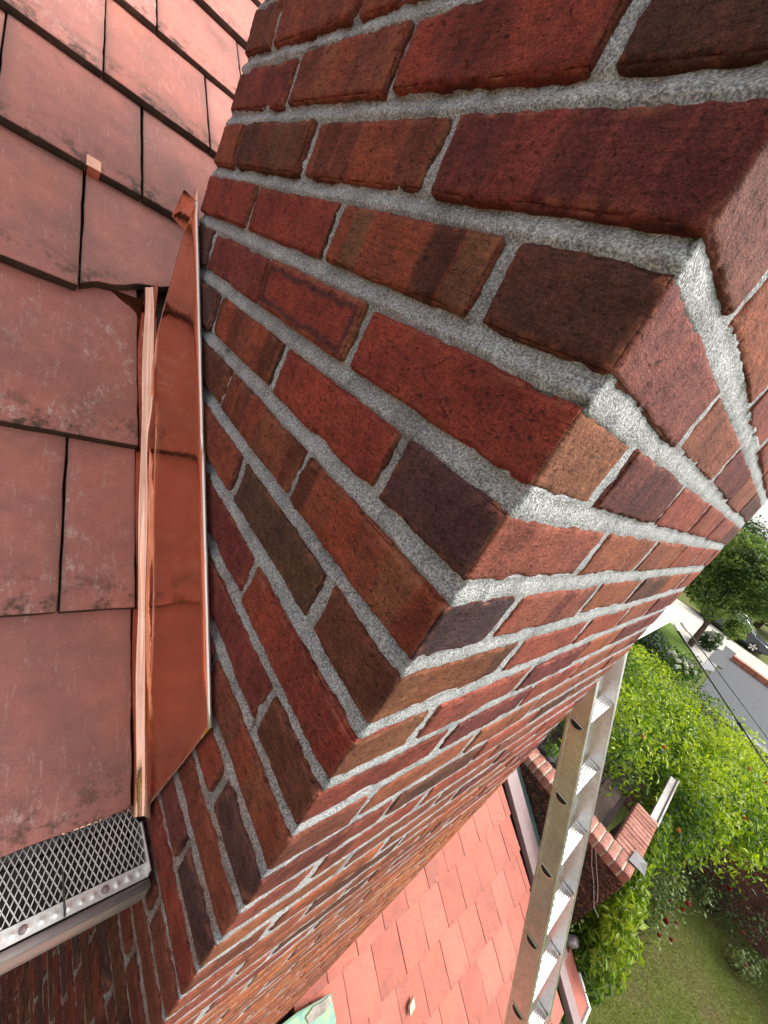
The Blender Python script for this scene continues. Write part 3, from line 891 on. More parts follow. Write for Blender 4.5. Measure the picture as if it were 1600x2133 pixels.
# house walls under the eaves (brick in shade)
def wall_mat():
    t = NT('house_brickwork', 0.9, 0.2)
    v = t.coord('Object')
    bt = t.n.new('ShaderNodeTexBrick')
    rot = t.n.new('ShaderNodeMapping'); rot.inputs['Rotation'].default_value = (math.radians(90), 0, math.radians(90))
    bt.inputs['Color1'].default_value = (0.13, 0.04, 0.028, 1); bt.inputs['Color2'].default_value = (0.09, 0.034, 0.026, 1); bt.inputs['Mortar'].default_value = (0.2, 0.18, 0.16, 1)
    bt.inputs['Scale'].default_value = 1.0; bt.inputs['Brick Width'].default_value = 0.215; bt.inputs['Row Height'].default_value = 0.07; bt.inputs['Mortar Size'].default_value = 0.007
    tc = t.n.new('ShaderNodeSeparateXYZ'); t.l.new(v, tc.inputs[0])
    cb_ = t.n.new('ShaderNodeCombineXYZ')
    t.l.new(t.math('ADD', tc.outputs[0], tc.outputs[1]), cb_.inputs[0]); t.l.new(tc.outputs[2], cb_.inputs[1])
    t.l.new(cb_.outputs[0], bt.inputs['Vector'])
    t.color(bt.outputs['Color']); t.bump(bt.outputs['Fac'], -0.4, 0.004)
    return t.m
M_WALL = wall_mat()
core.data.materials.append(M_WALL)
hw = MB(); hw.box((-4.5, -2.8, -7.3), (-0.62, 3.9, -0.98)); wall = hpart(hw.build('wall', M_WALL)); wall['label'] = 'brick house wall in deep shade under the eaves'
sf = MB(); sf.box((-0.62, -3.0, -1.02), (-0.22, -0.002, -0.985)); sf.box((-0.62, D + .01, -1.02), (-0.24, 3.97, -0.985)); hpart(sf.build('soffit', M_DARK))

# ------------------------------------------------------------------ lower roof
AL = 0.588
LUP = Vector((-math.cos(AL), 0, math.sin(AL))); LN = Vector((math.sin(AL), 0, math.cos(AL)))
LO = Vector((0.497, 0, -3.549))
def lowp(s, y, h=0.0): return LO + LUP * s + Vector((0, y, 0)) + LN * h
ld = MB()
def lslab(mb, s0, s1, y0, y1, h0, h1):
    mb.hexa([lowp(s0, y0, h0), lowp(s0, y1, h0), lowp(s1, y1, h0), lowp(s1, y0, h0), lowp(s0, y0, h1), lowp(s0, y1, h1), lowp(s1, y1, h1), lowp(s1, y0, h1)])
lslab(ld, -1.0, 1.34, D + 0.004, 3.53, -0.08, -0.045)
lslab(ld, -1.0, 0.59, -2.0, D + 0.004, -0.08, -0.045)
low = hpart(ld.build('lower_roof', M_DECK)); low['label'] = 'cleaner salmon clay tile roof of the lower wing below the ladder'
LF = (LO, LUP, LN)
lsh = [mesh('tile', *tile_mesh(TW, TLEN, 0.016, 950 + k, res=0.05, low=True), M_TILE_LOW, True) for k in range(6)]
E2 = 0.282
for k in range(-3, 5):
    off = {0: 0.0, 1: 0.5}[(k + 1) % 2] + (0.06 if k == 0 else 0)
    for j in range(-8, 9):
        ya = 1.737 + 0.228 * (j + off); yb = ya + 0.228
        a, b = ya + 0.0016, yb - 0.0016
        xk = 0.497 - E2 * (k + 1.0) * math.cos(AL)
        if xk < 0.05 and a < D + 0.03:
            a = D + 0.032
        if b > 3.53: b = 3.53
        if b - a < 0.03: continue
        me_ = lsh[(j * 5 + k * 3) % 6] if abs(b - a - 0.2248) < 0.002 else None
        if me_ is None:
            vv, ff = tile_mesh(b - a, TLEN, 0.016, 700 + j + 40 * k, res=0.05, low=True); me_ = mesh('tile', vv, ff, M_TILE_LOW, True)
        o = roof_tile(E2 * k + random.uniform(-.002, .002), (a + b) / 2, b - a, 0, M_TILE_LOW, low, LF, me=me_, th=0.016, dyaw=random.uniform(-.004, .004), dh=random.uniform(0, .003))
# mauve rake rails, dark shadow gap and green copper beyond
rk = MB(); lslab(rk, -1.06, 1.3, 3.585, 3.70, -0.03, 0.028); rake = hpart(rk.build('rake_rail', M_RAKE, bevel=0.006)); rake['label'] = 'mauve painted metal rail along the verge of the lower roof'
rk2 = MB(); lslab(rk2, -0.62, 1.3, 3.715, 3.81, -0.04, 0.014); rk2.build('rail', M_RAKE, rake, bevel=0.005)
gc = MB(); lslab(gc, -0.55, 1.3, 3.82, 3.99, -0.13, -0.06); hpart(gc.build('green_copper_gutter', M_PATINA_DARK))
ot = MB(); lslab(ot, -1.02, -0.62, 3.735, 3.90, -0.03, 0.0); hpart(ot.build('verge_tile', M_TILE_LOW, bevel=.003))
we = MB(); lslab(we, -1.03, -0.80, 3.905, 3.925, -0.02, 0.012); lslab(we, -1.055, -1.032, 3.72, 3.925, -0.03, 0.012)
wo = hpart(we.build('drip_edge', M_WHITE)); wo['label'] = 'white metal drip edge at the corner of the lower eaves'
lw = MB(); lw.box((-0.62, -1.9, -7.3), (1.12, 3.5, -4.05)); hpart(lw.build('lower_wall', M_WALL))
lf = MB(); lslab(lf, -1.07, -1.012, -2.0, 3.55, -0.10, -0.03); hpart(lf.build('fascia', M_RAKE))
# old green copper apron at the foot of the chimney
ap = MB()
ap.add([tuple(lowp(*q)) for q in ((0.60, 0.95, 0.018), (0.36, 0.95, 0.018), (0.30, 1.18, 0.022), (0.33, 1.36, 0.026), (0.42, 1.398, 0.024), (0.535, 1.388, 0.022), (0.60, 1.16, 0.05))], [tuple(range(7))[::-1]])
ao = hpart(ap.build('copper_apron', M_PATINA)); q = ao.modifiers.new('t', 'SOLIDIFY'); q.thickness = 0.003
ao['label'] = 'verdigris copper apron smeared with grey mortar at the chimney foot'
sm2 = MB()
sm2.add([tuple(lowp(*q)) for q in ((0.535, 1.375, 0.0262), (0.505, 1.385, 0.0265), (0.492, 1.33, 0.0270), (0.50, 1.27, 0.0275), (0.505, 1.235, 0.0280), (0.54, 1.22, 0.0285), (0.552, 1.27, 0.028), (0.54, 1.32, 0.0275))], [tuple(range(8))[::-1]])
so = sm2.build('mortar_smear', M_MORTAR_OLD, ao); q = so.modifiers.new('t', 'SOLIDIFY'); q.thickness = 0.004; q.offset = 1

# ================================================================== LADDER
lad = empty('extension_ladder', (0, 0, 0))
tag(lad, 'aluminium extension ladder leaning on the eaves beyond the chimney', 'ladder')
LA = Vector((0.016, 1.506, -1.046))
ldir = Vector((math.sin(0.441), 0, -math.cos(0.441)))      # down along the rails
lside = Vector((0, 1, 0))
lout = Vector((math.cos(0.441), 0, math.sin(0.441)))        # away from the house, climber's side
t_end = (7.3 - 1.046) / math.cos(0.441)
lad.location = LA + ldir * t_end
LI = -Vector(lad.location)
def lobj(mb, name, mat, parent=lad, smooth_=False, bevel=0.0):
    o = mb.build(name, mat, parent, smooth_, bevel)
    if parent is lad: o.location = LI
    return o
RD = 0.041
for y0, s in ((LA.y, 1), (LA.y + 0.378, -1)):
    r = MB()
    t0, t1 = -1.15, t_end
    def rb(ya, yb, oa, ob_): r.obox(LA.xyz * 1.0 - Vector((0, LA.y, 0)), ldir, lside, lout, (t0, min(ya, yb), min(oa, ob_)), (t1, max(ya, yb), max(oa, ob_)))
    rb(y0, y0 + s * 0.003, -RD, RD)
    rb(y0 - s * 0.0, y0 + s * 0.026, RD - 0.005, RD)
    rb(y0 - s * 0.0, y0 + s * 0.026, -RD, -RD + 0.005)
    rb(y0 - s * 0.004, y0 + s * 0.0, RD - 0.011, RD)
    rb(y0 - s * 0.004, y0 + s * 0.0, -RD, -RD + 0.011)
    lobj(r, 'rail', M_ALU, bevel=0.0012)
for i in range(-3, int(t_end / 0.305) + 1):
    c = LA + ldir * (0.305 * i)
    # D-shaped ribbed rung
    prof = []
    for a in range(11):
        an = math.pi * a / 10
        prof.append((0.027 * -math.cos(an), -0.021 * math.sin(an) - 0.001))
    # flat ribbed tread on the upper side
    top = []
    for k in range(13):
        xk = 0.027 - 0.054 * k / 12
        top.append((xk, 0.0035 + (0.0012 if k % 2 else 0)))
    # frame: u out from the wall (horizontal tread), w up
    u = Vector((1, 0, 0)); w_ = Vector((0, 0, 1))
    pts = [(p[0], p[1]) for p in prof] + top
    n = len(pts)
    rm = MB()
    v = [c + Vector((0, 0.0032, 0)) + u * p[0] + w_ * p[1] for p in pts] + [c + Vector((0, 0.3748, 0)) + u * p[0] + w_ * p[1] for p in pts]
    rm.add(v, [(k, (k + 1) % n, n + (k + 1) % n, n + k) for k in range(n)])
    ro_ = lobj(rm, 'rung', M_ALU)
    # flared rim, and a black sheet painting the dark inside, showing on the outside of the near rail
    rim = MB()
    ring = [(p[0] * 1.12, p[1] * 1.12) for p in prof] + [(0.030, 0.0055), (-0.030, 0.0055)]
    ro2 = [(p[0] * 0.88, p[1] * 0.88 + 0.0) for p in prof] + [(0.0245, 0.002), (-0.0245, 0.002)]
    n2 = len(ring)
    yy = -0.0022
    A = [c + Vector((0, yy, 0)) + u * p[0] + w_ * p[1] for p in ring]; B = [c + Vector((0, yy - .001, 0)) + u * p[0] + w_ * p[1] for p in ro2]
    B2 = [c + Vector((0, yy + .0015, 0)) + u * p[0] + w_ * p[1] for p in ro2]
    rim.add(A + B + B2, [(k, (k + 1) % n2, n2 + (k + 1) % n2, n2 + k) for k in range(n2)] + [(n2 + k, n2 + (k + 1) % n2, 2 * n2 + (k + 1) % n2, 2 * n2 + k) for k in range(n2)])
    rim.build('rung_rim', M_ALU, ro_)
    hol = MB(); hol.add([c + Vector((0, -0.0012, 0)) + u * p[0] + w_ * p[1] for p in ro2], [tuple(range(n2))]); hol.build('rung_hollow_shade', M_BLACK, ro_)  # flat black face painted as the unlit inside of the rung
    # collar inside the far rail
    clr = MB(); clr.obox(c + Vector((0, 0.366, 0)), u, Vector((0, 1, 0)), w_, (-0.031, 0, -0.002), (0.031, 0.006, 0.008)); clr.build('rung_collar', M_ALU, ro_, bevel=.002)

# ================================================================== GROUND AND STREET
def mat_lawn():
    t = NT('lawn_soil', 0.95, 0.1)
    v = t.coord('Object')
    n = t.noise(v, 1.2, 6, 0.65); n2 = t.noise(v, 22, 5, 0.7)
    c = t.ramp(n, [(0.3, (0.12, 0.10, 0.045)), (0.5, (0.10, 0.115, 0.03)), (0.7, (0.07, 0.10, 0.02))])
    c = t.mix(1.0, c, t.ramp(n2, [(0.3, 0.55), (0.5, 1.0), (0.7, 1.4)]), 'MULTIPLY')
    t.color(c); t.bump(n2, 0.8, 0.03)
    return t.m
M_LAWN = mat_lawn()
M_ASPH = mat_simple('asphalt', (0.075, 0.077, 0.082), 0.85, 0, 0.3, 0.2, 60, 0.3, 0.004)
M_CONC = mat_simple('concrete', (0.42, 0.39, 0.34), 0.9, 0, 0.2, 0.14, 4, 0.2, 0.004)
M_CONC2 = mat_simple('grey_concrete', (0.24, 0.24, 0.25), 0.9, 0, 0.2, 0.15, 5, 0.2, 0.004)
M_SOIL = mat_simple('dark_mulch', (0.030, 0.022, 0.018), 0.95, 0, 0.1, 0.4, 40, 0.8, 0.02)
M_KERB = mat_simple('terracotta_coping', (0.42, 0.17, 0.11), 0.8, 0, 0.2, 0.15, 10, 0.2)
M_VERGE = mat_simple('verge_grass', (0.10, 0.16, 0.018), 0.9, 0, 0.15, 0.3, 30, 0.6, 0.02)
GY = -7.3; GS = -6.3
yd = MB()
yd.add([(-400, -300, GY), (400, -300, GY), (400, 12.52, GY), (-400, 12.52, GY)], [(0, 1, 2, 3)])
yd.add([(-400, 12.52, GY), (400, 12.52, GY), (400, 12.56, GS - 0.02), (-400, 12.56, GS - 0.02)], [(0, 1, 2, 3)])
yd.add([(-400, 12.56, GS - 0.02), (400, 12.56, GS - 0.02), (400, 900, GS - 0.02), (-400, 900, GS - 0.02)], [(0, 1, 2, 3)])
tag(yd.build('ground', M_LAWN), 'patchy garden lawn and terrace ground running out to the street', 'ground', kind='structure')
def sheet(name, pts, z, mat, label, cat, th=0.0):
    mb = MB()
    n = len(pts)
    if th:
        mb.add([(x, y, z) for x, y in pts] + [(x, y, z - th) for x, y in pts], [tuple(range(n))] + [(i, (i + 1) % n, n + (i + 1) % n, n + i)[::-1] for i in range(n)])
    else: mb.add([(x, y, z) for x, y in pts], [tuple(range(n))])
    return tag(mb.build(name, mat), label, cat, kind='structure')
sheet('street', [(1.25, 21.3), (60, 21.0), (60, 31.5), (1.6, 31.5), (1.6, 28.2), (1.25, 27)], GS + 0.004, M_ASPH, 'dark asphalt driveway beyond the vine', 'street')
sheet('kerb', [(2.6, 20.85), (60, 20.6), (60, 20.98), (2.6, 21.25)], GS + 0.10, M_CONC2, 'pale stone kerb along the near side of the asphalt', 'kerb', 0.12)
sheet('flower_bed', [(1.5, 17.5), (12, 17.5), (12, 20.85), (1.5, 20.85)], GS + 0.002, M_SOIL, 'dark bare mulch bed next to the kerb', 'flower bed')
sheet('pavement', [(-9, 30), (-1.9, 30.5), (0.84, 26.0), (0.86, 31.6), (60, 31.75), (60, 37.6), (1.2, 37.4), (-1.2, 38.6), (-9, 38.6)], GS + 0.012, M_CONC, 'pale concrete pavement in front of the parked car', 'pavement')
sheet('path', [(0.85, 25.4), (1.32, 26.4), (1.3, 31.0), (0.87, 31.4)], GS + 0.018, M_CONC2, 'grey concrete slab path at the driveway edge', 'path')
sheet('black_patch', [(0.87, 28.0), (1.6, 28.2), (1.64, 31.45), (1.78, 31.6), (1.8, 34.2), (1.15, 34.4), (1.2, 32.4), (0.9, 32.0)], GS + 0.023, M_BLACK, 'flat black patch between slab path and terracotta coping', 'patch')  # flat black sheet over the path, pavement and street edges
for i in range(7):
    x0 = 1.66 + i * 0.62
    kb = MB(); kb.box((x0, 31.5, GS - 0.02), (x0 + 0.60, 31.9, GS + 0.32 + 0.004 * (i % 2)))
    tag(kb.build('coping_stone', M_KERB, bevel=0.02), 'terracotta coping block in the row edging the asphalt', 'coping', 'terracotta coping blocks along the asphalt')
sheet('verge', [(-9, 23.9), (-0.55, 23.9), (0.4, 25.6), (0.5, 26.2), (-1.7, 30.2), (-9, 30)], GS + 0.008, M_VERGE, 'bright green strip of front lawn beside the pavement', 'lawn')

# ================================================================== PARAPET WALL AND GARDEN WALL
pw = empty('parapet_wall', (0.4, 4.13, GY))
tag(pw, 'old dark brick parapet wall, its face darkened further for shade, with rowlock coping beside the lower roof', 'wall')
def PWp(mb, name, mat, bevel=0):
    o = mb.build(name, mat, pw, bevel=bevel); o.location = -Vector(pw.location); return o
b_ = MB(); b_.box((-2.2, 4.035, GY), (0.925, 4.235, -3.10)); b_.box((0.735, 4.2351, GY), (0.926, 5.05, -3.10)); PWp(b_, 'mortar_bed', mat_simple('dark_mortar', (0.11, 0.095, 0.08), 0.95, 0, 0.1, 0.3, 60, 0.4))
def small_brick(L, Dp, H, seed, res=0.03):
    v, f, n = brick_geo(L, Dp, H, res, seed, 0.004, 0.9)
    k = np.array(PAL[np.random.default_rng(seed).choice(len(PAL), p=PW)][0])
    return v, f, np.tile(np.array([*k, 0.1]), (len(v), 1))
b2 = MB(); b2.box((-1.3, 4.020, -3.0995), (0.921, 4.236, -3.010)); b2.box((0.713, 4.2365, -3.0995), (0.922, 5.07, -3.012)); PWp(b2, 'coping_mortar', mat_simple('pale_coping_mortar', (0.40, 0.35, 0.28), 0.95, 0, 0.1, 0.3, 60, 0.4))
cop = []
for s in range(6):
    v, f, c = small_brick(0.0625, 0.228, 0.10, 300 + s)
    c[:, :3] = np.array(random.choice([(0.34, 0.155, 0.12), (0.30, 0.135, 0.105), (0.37, 0.18, 0.14)]))
    cop.append(mesh('brick', v, f, M_BRICK, True, c))
n = 0
x = 0.925 - 0.036
while x > -1.2:
    o = link('brick', cop[n % 6], None, pw, Vector((x, 4.128, -3.052)) - Vector(pw.location), (0, 0, random.uniform(-.01, .01))); n += 1; x -= 0.0785
y = 4.287
while y < 5.06:
    o = link('brick', cop[(n * 5) % 6], None, pw, Vector((0.822, y, -3.052 + random.uniform(-.003, .003))) - Vector(pw.location), (0, 0, math.pi / 2 + random.uniform(-.01, .01))); n += 1; y += 0.0688
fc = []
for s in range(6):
    v, f, c = small_brick(0.202, 0.05, 0.056, 330 + s, 0.05); c[:, :3] = np.array([0.040, 0.022, 0.018]) * random.uniform(.6, 1.4)  # old brick, coloured darker still to paint in shade between close roofs
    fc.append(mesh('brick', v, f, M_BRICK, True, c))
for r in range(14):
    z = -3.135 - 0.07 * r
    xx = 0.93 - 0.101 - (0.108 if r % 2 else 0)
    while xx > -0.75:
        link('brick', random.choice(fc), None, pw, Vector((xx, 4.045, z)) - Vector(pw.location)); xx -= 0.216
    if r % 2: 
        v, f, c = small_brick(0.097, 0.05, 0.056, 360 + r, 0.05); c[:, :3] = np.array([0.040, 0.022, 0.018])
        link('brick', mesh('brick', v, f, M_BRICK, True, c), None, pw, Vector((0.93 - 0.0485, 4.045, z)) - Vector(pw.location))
# steel eaves channel carrying on from the wall head
ch = MB(); ch.box((0.86, 5.12, -3.10), (0.93, 6.3, -3.05)); ch.box((0.932, 5.12, -3.14), (0.95, 6.3, -3.02)); ch.box((0.85, 5.06, -3.048), (0.95, 5.11, -3.02))
tag(ch.build('steel_channel', M_GUTTER, bevel=.004), 'pale metal channel running from the parapet wall into the vine', 'channel')
tm = MB(); tm.box((0.40, 4.32, -3.5), (0.60, 5.35, -3.22))
tag(tm.build('timber_sleeper', mat_simple('weathered_timber', (0.055, 0.038, 0.03), .9, 0, .2, .4, 30, .5, .01), bevel=.01), 'weathered timber sleeper lying inside the parapet corner', 'timber')
sh_ = MB(); sh_.box((-1.6, 4.30, -3.75), (0.72, 10.5, -3.62)); sh_.box((-1.5, 4.4, GY), (0.6, 10.3, -3.76))
tag(sh_.build('shed', M_DARK), 'dark flat-roofed outbuilding hidden under the trumpet vine', 'shed')

gw = empty('garden_wall', (3.5, 12.45, GY)); tag(gw, 'shaded dark red brick garden wall behind the rose bushes', 'wall')
def GWp(mb, name, mat, bevel=0):
    o = mb.build(name, mat, gw, bevel=bevel); o.location = -Vector(gw.location); return o
g_ = MB(); g_.box((1.2, 12.41, GY), (2.1, 12.51, -5.0)); g_.box((2.1, 12.41, GY), (2.68, 12.51, -6.22)); g_.box((2.68, 12.41, GY), (9.5, 12.51, -5.0)); g_.box((2.1, 12.41, -5.5), (2.68, 12.51, -5.0))
GWp(g_, 'mortar_bed', mat_simple('rose_mortar', (0.13, 0.10, 0.09), 0.95, 0, 0.1, 0.3, 60, 0.3))
bv, bf, bc, nb = [], [], [], 0
var = [small_brick(0.206, 0.03, 0.062, 400 + s, 0.2) for s in range(8)]
for (v, f, c) in var: c[:, :3] = np.array(random.choice([(0.095, 0.030, 0.025), (0.08, 0.028, 0.024), (0.07, 0.026, 0.024), (0.05, 0.024, 0.024)]))
r = 0; z = GY + 0.036
while z < -5.03:
    xx = 1.3 + (0.108 if r % 2 else 0)
    while xx < 9.4:
        if not (2.0 < xx < 2.78 and -6.25 < z < -5.47):
            v, f, c = random.choice(var)
            bv.append(v + np.array([xx, 12.4195, z])); bf.append(f + nb); bc.append(c * np.array([1, 1, 1, 0]) * random.uniform(.75, 1.25)); nb += len(v)
        xx += 0.216
    z += 0.0725; r += 1
o = link('brick_courses', mesh('brick_courses', np.concatenate(bv), np.concatenate(bf), M_BRICK, True, np.concatenate(bc)), None, gw, -Vector(gw.location)); o['kind'] = 'stuff'
wn2 = MB(); wn2.box((2.12, 12.47, -6.2), (2.66, 12.49, -5.52)); GWp(wn2, 'window', M_BLACK)
wn3 = MB(); wn3.box((2.655, 12.37, -6.23), (2.685, 12.45, -5.5)); GWp(wn3, 'jamb', M_GUTTER)

# ================================================================== PLANTS
def leaf_mesh(name, pos, nrm, size, cols, aspect=2.2, seed=0, droop=None):
    """pos (n,3), each a pointed folded leaflet of 4 triangles."""
    r = np.random.default_rng(seed); n = len(pos)
    t = r.normal(size=(n, 3))
    if droop is not None: t = t * 0.55 + droop
    t -= nrm * np.sum(t * nrm, 1, keepdims=True); t /= np.linalg.norm(t, axis=1, keepdims=True) + 1e-9
    b = np.cross(nrm, t)
    s = size[:, None]
    tip = pos + t * s * 0.5 - nrm * s * 0.12; root = pos - t * s * 0.5
    wl_ = pos + b * s / aspect * 0.5 + nrm * s * 0.08 - t * s * .05; wr = pos - b * s / aspect * 0.5 + nrm * s * 0.08 - t * s * .05
    V = np.stack([root, wl_, tip, wr], 1).reshape(-1, 3)
    i = np.arange(n) * 4
    F = np.concatenate([np.stack([i, i + 2, i + 1], 1), np.stack([i, i + 3, i + 2], 1)])
    C = np.repeat(np.concatenate([cols, np.ones((n, 1))], 1), 4, axis=0)
    return mesh(name, V, F, M_LEAF, False, C)

def cloud(blobs, n, seed, shell=0.55, lump=1.5, clump=0.0):
    """points spread through lumpy ellipsoids; returns pos, normal, depth (0 inside .. 1 skin)."""
    r = np.random.default_rng(seed)
    vol = np.array([b[1][0] * b[1][1] * b[1][2] for b in blobs]) ** 0.67; vol /= vol.sum()
    P_, N_, Dp = [], [], []
    for (c, rad), w_ in zip(blobs, vol):
        k = int(n * w_)
        d = r.normal(size=(k, 3)); d /= np.linalg.norm(d, axis=1, keepdims=True)
        rr = 1 - shell * r.random(k) ** 1.6
        if clump:
            # gather the skin into sprays with gaps between
            nn = vnoise(d * clump + np.array(c), seed)
            rr = rr * (1 + 0.22 * nn)
            keep = vnoise(d * clump * 2.2 + np.array(c) * 3, seed + 9) + r.random(k) * 1.1 > 0.1
            d, rr = d[keep], rr[keep]
        lum = 1 + 0.18 * lump * vnoise(d * 2.1 + np.array(c), seed + 3)
        p = np.array(c) + d * (rr * lum)[:, None] * np.array(rad)
        nr = d / np.array(rad); nr /= np.linalg.norm(nr, axis=1, keepdims=True)
        P_.append(p); N_.append(nr); Dp.append(rr)
    return np.concatenate(P_), np.concatenate(N_), np.concatenate(Dp)

def foliage(name, parent, blobs, n, size, pal, seed, aspect=2.2, flat=0.5, clump=2.5, shell=0.55, droop=None, up=0.35, mat=None):
    r = np.random.default_rng(seed + 1)
    p, nr, dp = cloud(blobs, n, seed, shell, clump=clump)
    nn = nr * flat + r.normal(size=nr.shape) * 0.55 + np.array([0, 0, up]); nn /= np.linalg.norm(nn, axis=1, keepdims=True)
    sz = size * r.uniform(0.35, 1.0, len(p)) ** 0.8 * 1.5
    pal = np.array(pal)
    tn = np.clip(0.5 + 0.6 * vnoise(p * 1.7, seed + 5) + r.normal(size=len(p)) * 0.22, 0, 0.999) * (len(pal) - 1)
    i = tn.astype(int); fr = (tn - i)[:, None]
    c = pal[i] * (1 - fr) + pal[np.minimum(i + 1, len(pal) - 1)] * fr
    me = leaf_mesh(name, p, nn, sz, c, aspect, seed + 2, droop)
    o = link(name, me, None, parent)
    if parent is not None: o.location = -Vector(parent.location)
    return o

GREENS_VINE = [(0.022, 0.055, 0.010), (0.06, 0.125, 0.012), (0.14, 0.24, 0.012), (0.27, 0.36, 0.016), (0.42, 0.50, 0.04)]
vine = empty('trumpet_vine', (0.6, 8.0, GY)); tag(vine, 'sprawling yellow-green trumpet vine spilling over the outbuilding and parapet wall', 'vine')
VB = [((0.45, 9.2, -3.65), (1.75, 1.5, 0.95)), ((0.25, 7.4, -3.25), (0.95, 1.5, 0.75)), ((0.0, 5.8, -2.95), (0.72, 1.0, 0.52)), ((1.45, 8.2, -3.55), (0.8, 1.6, 0.9)), ((1.25, 6.7, -3.35), (0.45, 1.1, 0.75)),
      ((1.9, 9.5, -3.75), (0.85, 1.1, 0.75)), ((-0.9, 8.6, -3.5), (1.0, 2.0, 0.7)), ((2.2, 8.6, -3.75), (0.35, 0.6, 0.5))]
foliage('foliage', vine, VB, 66000, 0.07, GREENS_VINE, 21, 2.7, 0.45, 5.5, shell=0.75, droop=np.array([0.25, -0.1, -0.75]))
VB2 = [((1.10, 4.42, -3.62), (0.17, 0.42, 0.50)), ((1.22, 4.20, -4.05), (0.22, 0.30, 0.62)), ((1.20, 4.10, -4.7), (0.28, 0.32, 0.55)), ((1.02, 5.1, -3.3), (0.14, 0.5, 0.3))]
foliage('foliage', vine, VB2, 7500, 0.075, [(0.03, 0.07, 0.012), (0.08, 0.15, 0.014), (0.15, 0.24, 0.016), (0.27, 0.35, 0.03)], 22, 3.0, 0.4, 5.0, droop=np.array([0.3, -0.2, -0.9]))
for k in range(10):
    vs = MB()
    a = Vector((random.uniform(-.6, .8), random.uniform(5.5, 9.5), -3.6)); pts = [a]
    for q in range(5): a = a + Vector((random.uniform(0, .35), random.uniform(-.4, .4), random.uniform(-.12, .2))); pts.append(a)
    vs.tube(pts, [0.02, 0.018, 0.015, 0.012, 0.009, 0.006], 6); o = vs.build('stem', M_WOOD, vine, True); o.location = -Vector(vine.location)
vs = MB(); vs.tube([(0.3, 9.5, GY), (0.45, 9.4, -5.5), (0.5, 9.2, -3.8)], 0.05, 8)
o = vs.build('stem', M_WOOD, vine, True); o.location = -Vector(vine.location)
def blossom(parent, p, rad, c, n=26, seed=0, name='blossom', el=(1, 1, 1)):
    r = np.random.default_rng(seed)
    d = r.normal(size=(n, 3)); d /= np.linalg.norm(d, axis=1, keepdims=True)
    pos = np.array(p) + d * rad * np.array(el) * 0.55
    cc = np.tile(np.array(c), (n, 1)) * r.uniform(0.6, 1.25, (n, 1))
    me = leaf_mesh(name, pos, d, np.full(n, rad * 1.1), cc, 1.2, seed + 5000)
    me.materials.clear(); me.materials.append(M_PETAL)
    o = link(name, me, None, parent); o.location = -Vector(parent.location)
    return o
for k, p in enumerate([(0.55, 5.5, -2.50), (1.62, 6.7, -2.95), (1.98, 7.8, -3.1), (0.35, 5.4, -2.55), (1.75, 8.0, -2.85), (1.10, 5.3, -3.0), (1.40, 7.2, -2.6)]):
    blossom(vine, p, 0.028, (0.55, 0.17, 0.02), seed=50 + k)

def rose(loc, blobs, blooms, n, lab, seed):
    e = empty('rose_bush', loc); tag(e, lab, 'rose bush')
    foliage('foliage', e, blobs, n, 0.062, [(0.04, 0.08, 0.022), (0.09, 0.14, 0.04), (0.18, 0.23, 0.08), (0.32, 0.36, 0.17)], seed, 1.6, 0.4, 4.0, shell=0.8)
    cm = MB()
    for k, (c, rad) in enumerate(blobs):
        a = Vector(loc) + Vector((random.uniform(-.1, .1), random.uniform(-.1, .1), 0))
        b = Vector(c) + Vector((0, 0, rad[2] * .6))
        mid = (a + b) / 2 + Vector((random.uniform(-.15, .15), random.uniform(-.15, .15), .15))
        cm.tube([a, mid, b], [0.014, 0.010, 0.006], 6)
    o = cm.build('cane', M_WOOD, e, True); o.location = -Vector(loc)
    for k, p in enumerate(blooms): blossom(e, (p[0], p[1] - 0.10, p[2] + 0.02), 0.032 + 0.016 * (k % 3), (0.22, 0.006, 0.014), 22, seed + 60 + k, 'bloom')
    return e
rose((2.55, 9.9, GY), [((2.35, 9.9, -6.85), (0.42, 0.42, 0.42)), ((2.62, 10.05, -6.75), (0.38, 0.4, 0.45)), ((2.6, 9.55, -6.95), (0.35, 0.35, 0.32)), ((2.5, 10.5, -6.6), (0.35, 0.4, 0.4))],
     [(2.55, 9.75, -6.42), (2.75, 9.85, -6.4), (2.66, 9.5, -6.62), (2.78, 9.62, -6.55), (2.85, 9.4, -6.72), (2.78, 10.05, -6.35), (2.35, 10.2, -6.35), (2.7, 9.3, -6.8)], 1500, 'dense rose bush dotted with many crimson blooms on the lawn', 31)
rose((3.55, 12.0, GY), [((3.45, 12.05, -6.75), (0.5, 0.3, 0.5)), ((3.2, 12.0, -7.0), (0.4, 0.3, 0.28)), ((3.85, 11.95, -6.95), (0.42, 0.3, 0.33)), ((4.15, 12.1, -6.6), (0.3, 0.25, 0.4))],
     [(3.75, 11.85, -6.55), (3.95, 11.7, -6.85), (3.4, 11.8, -6.4), (3.95, 11.98, -6.3)], 850, 'loose rose bush with a few red blooms against the brick garden wall', 33)
rose((4.15, 11.2, GY), [((4.15, 11.2, -7.05), (0.28, 0.28, 0.22)), ((4.3, 11.45, -6.95), (0.2, 0.2, 0.25))], [(4.1, 11.05, -6.9)], 420, 'small straggly rose bush standing alone out on the lawn', 35)
rose((2.95, 11.2, GY), [((2.85, 11.1, -6.9), (0.5, 0.16, 0.3)), ((3.15, 11.45, -6.7), (0.35, 0.2, 0.32)), ((2.6, 11.6, -6.55), (0.3, 0.3, 0.4))], [], 500, 'arching rose bush without blooms between the lawn and garden wall', 37)

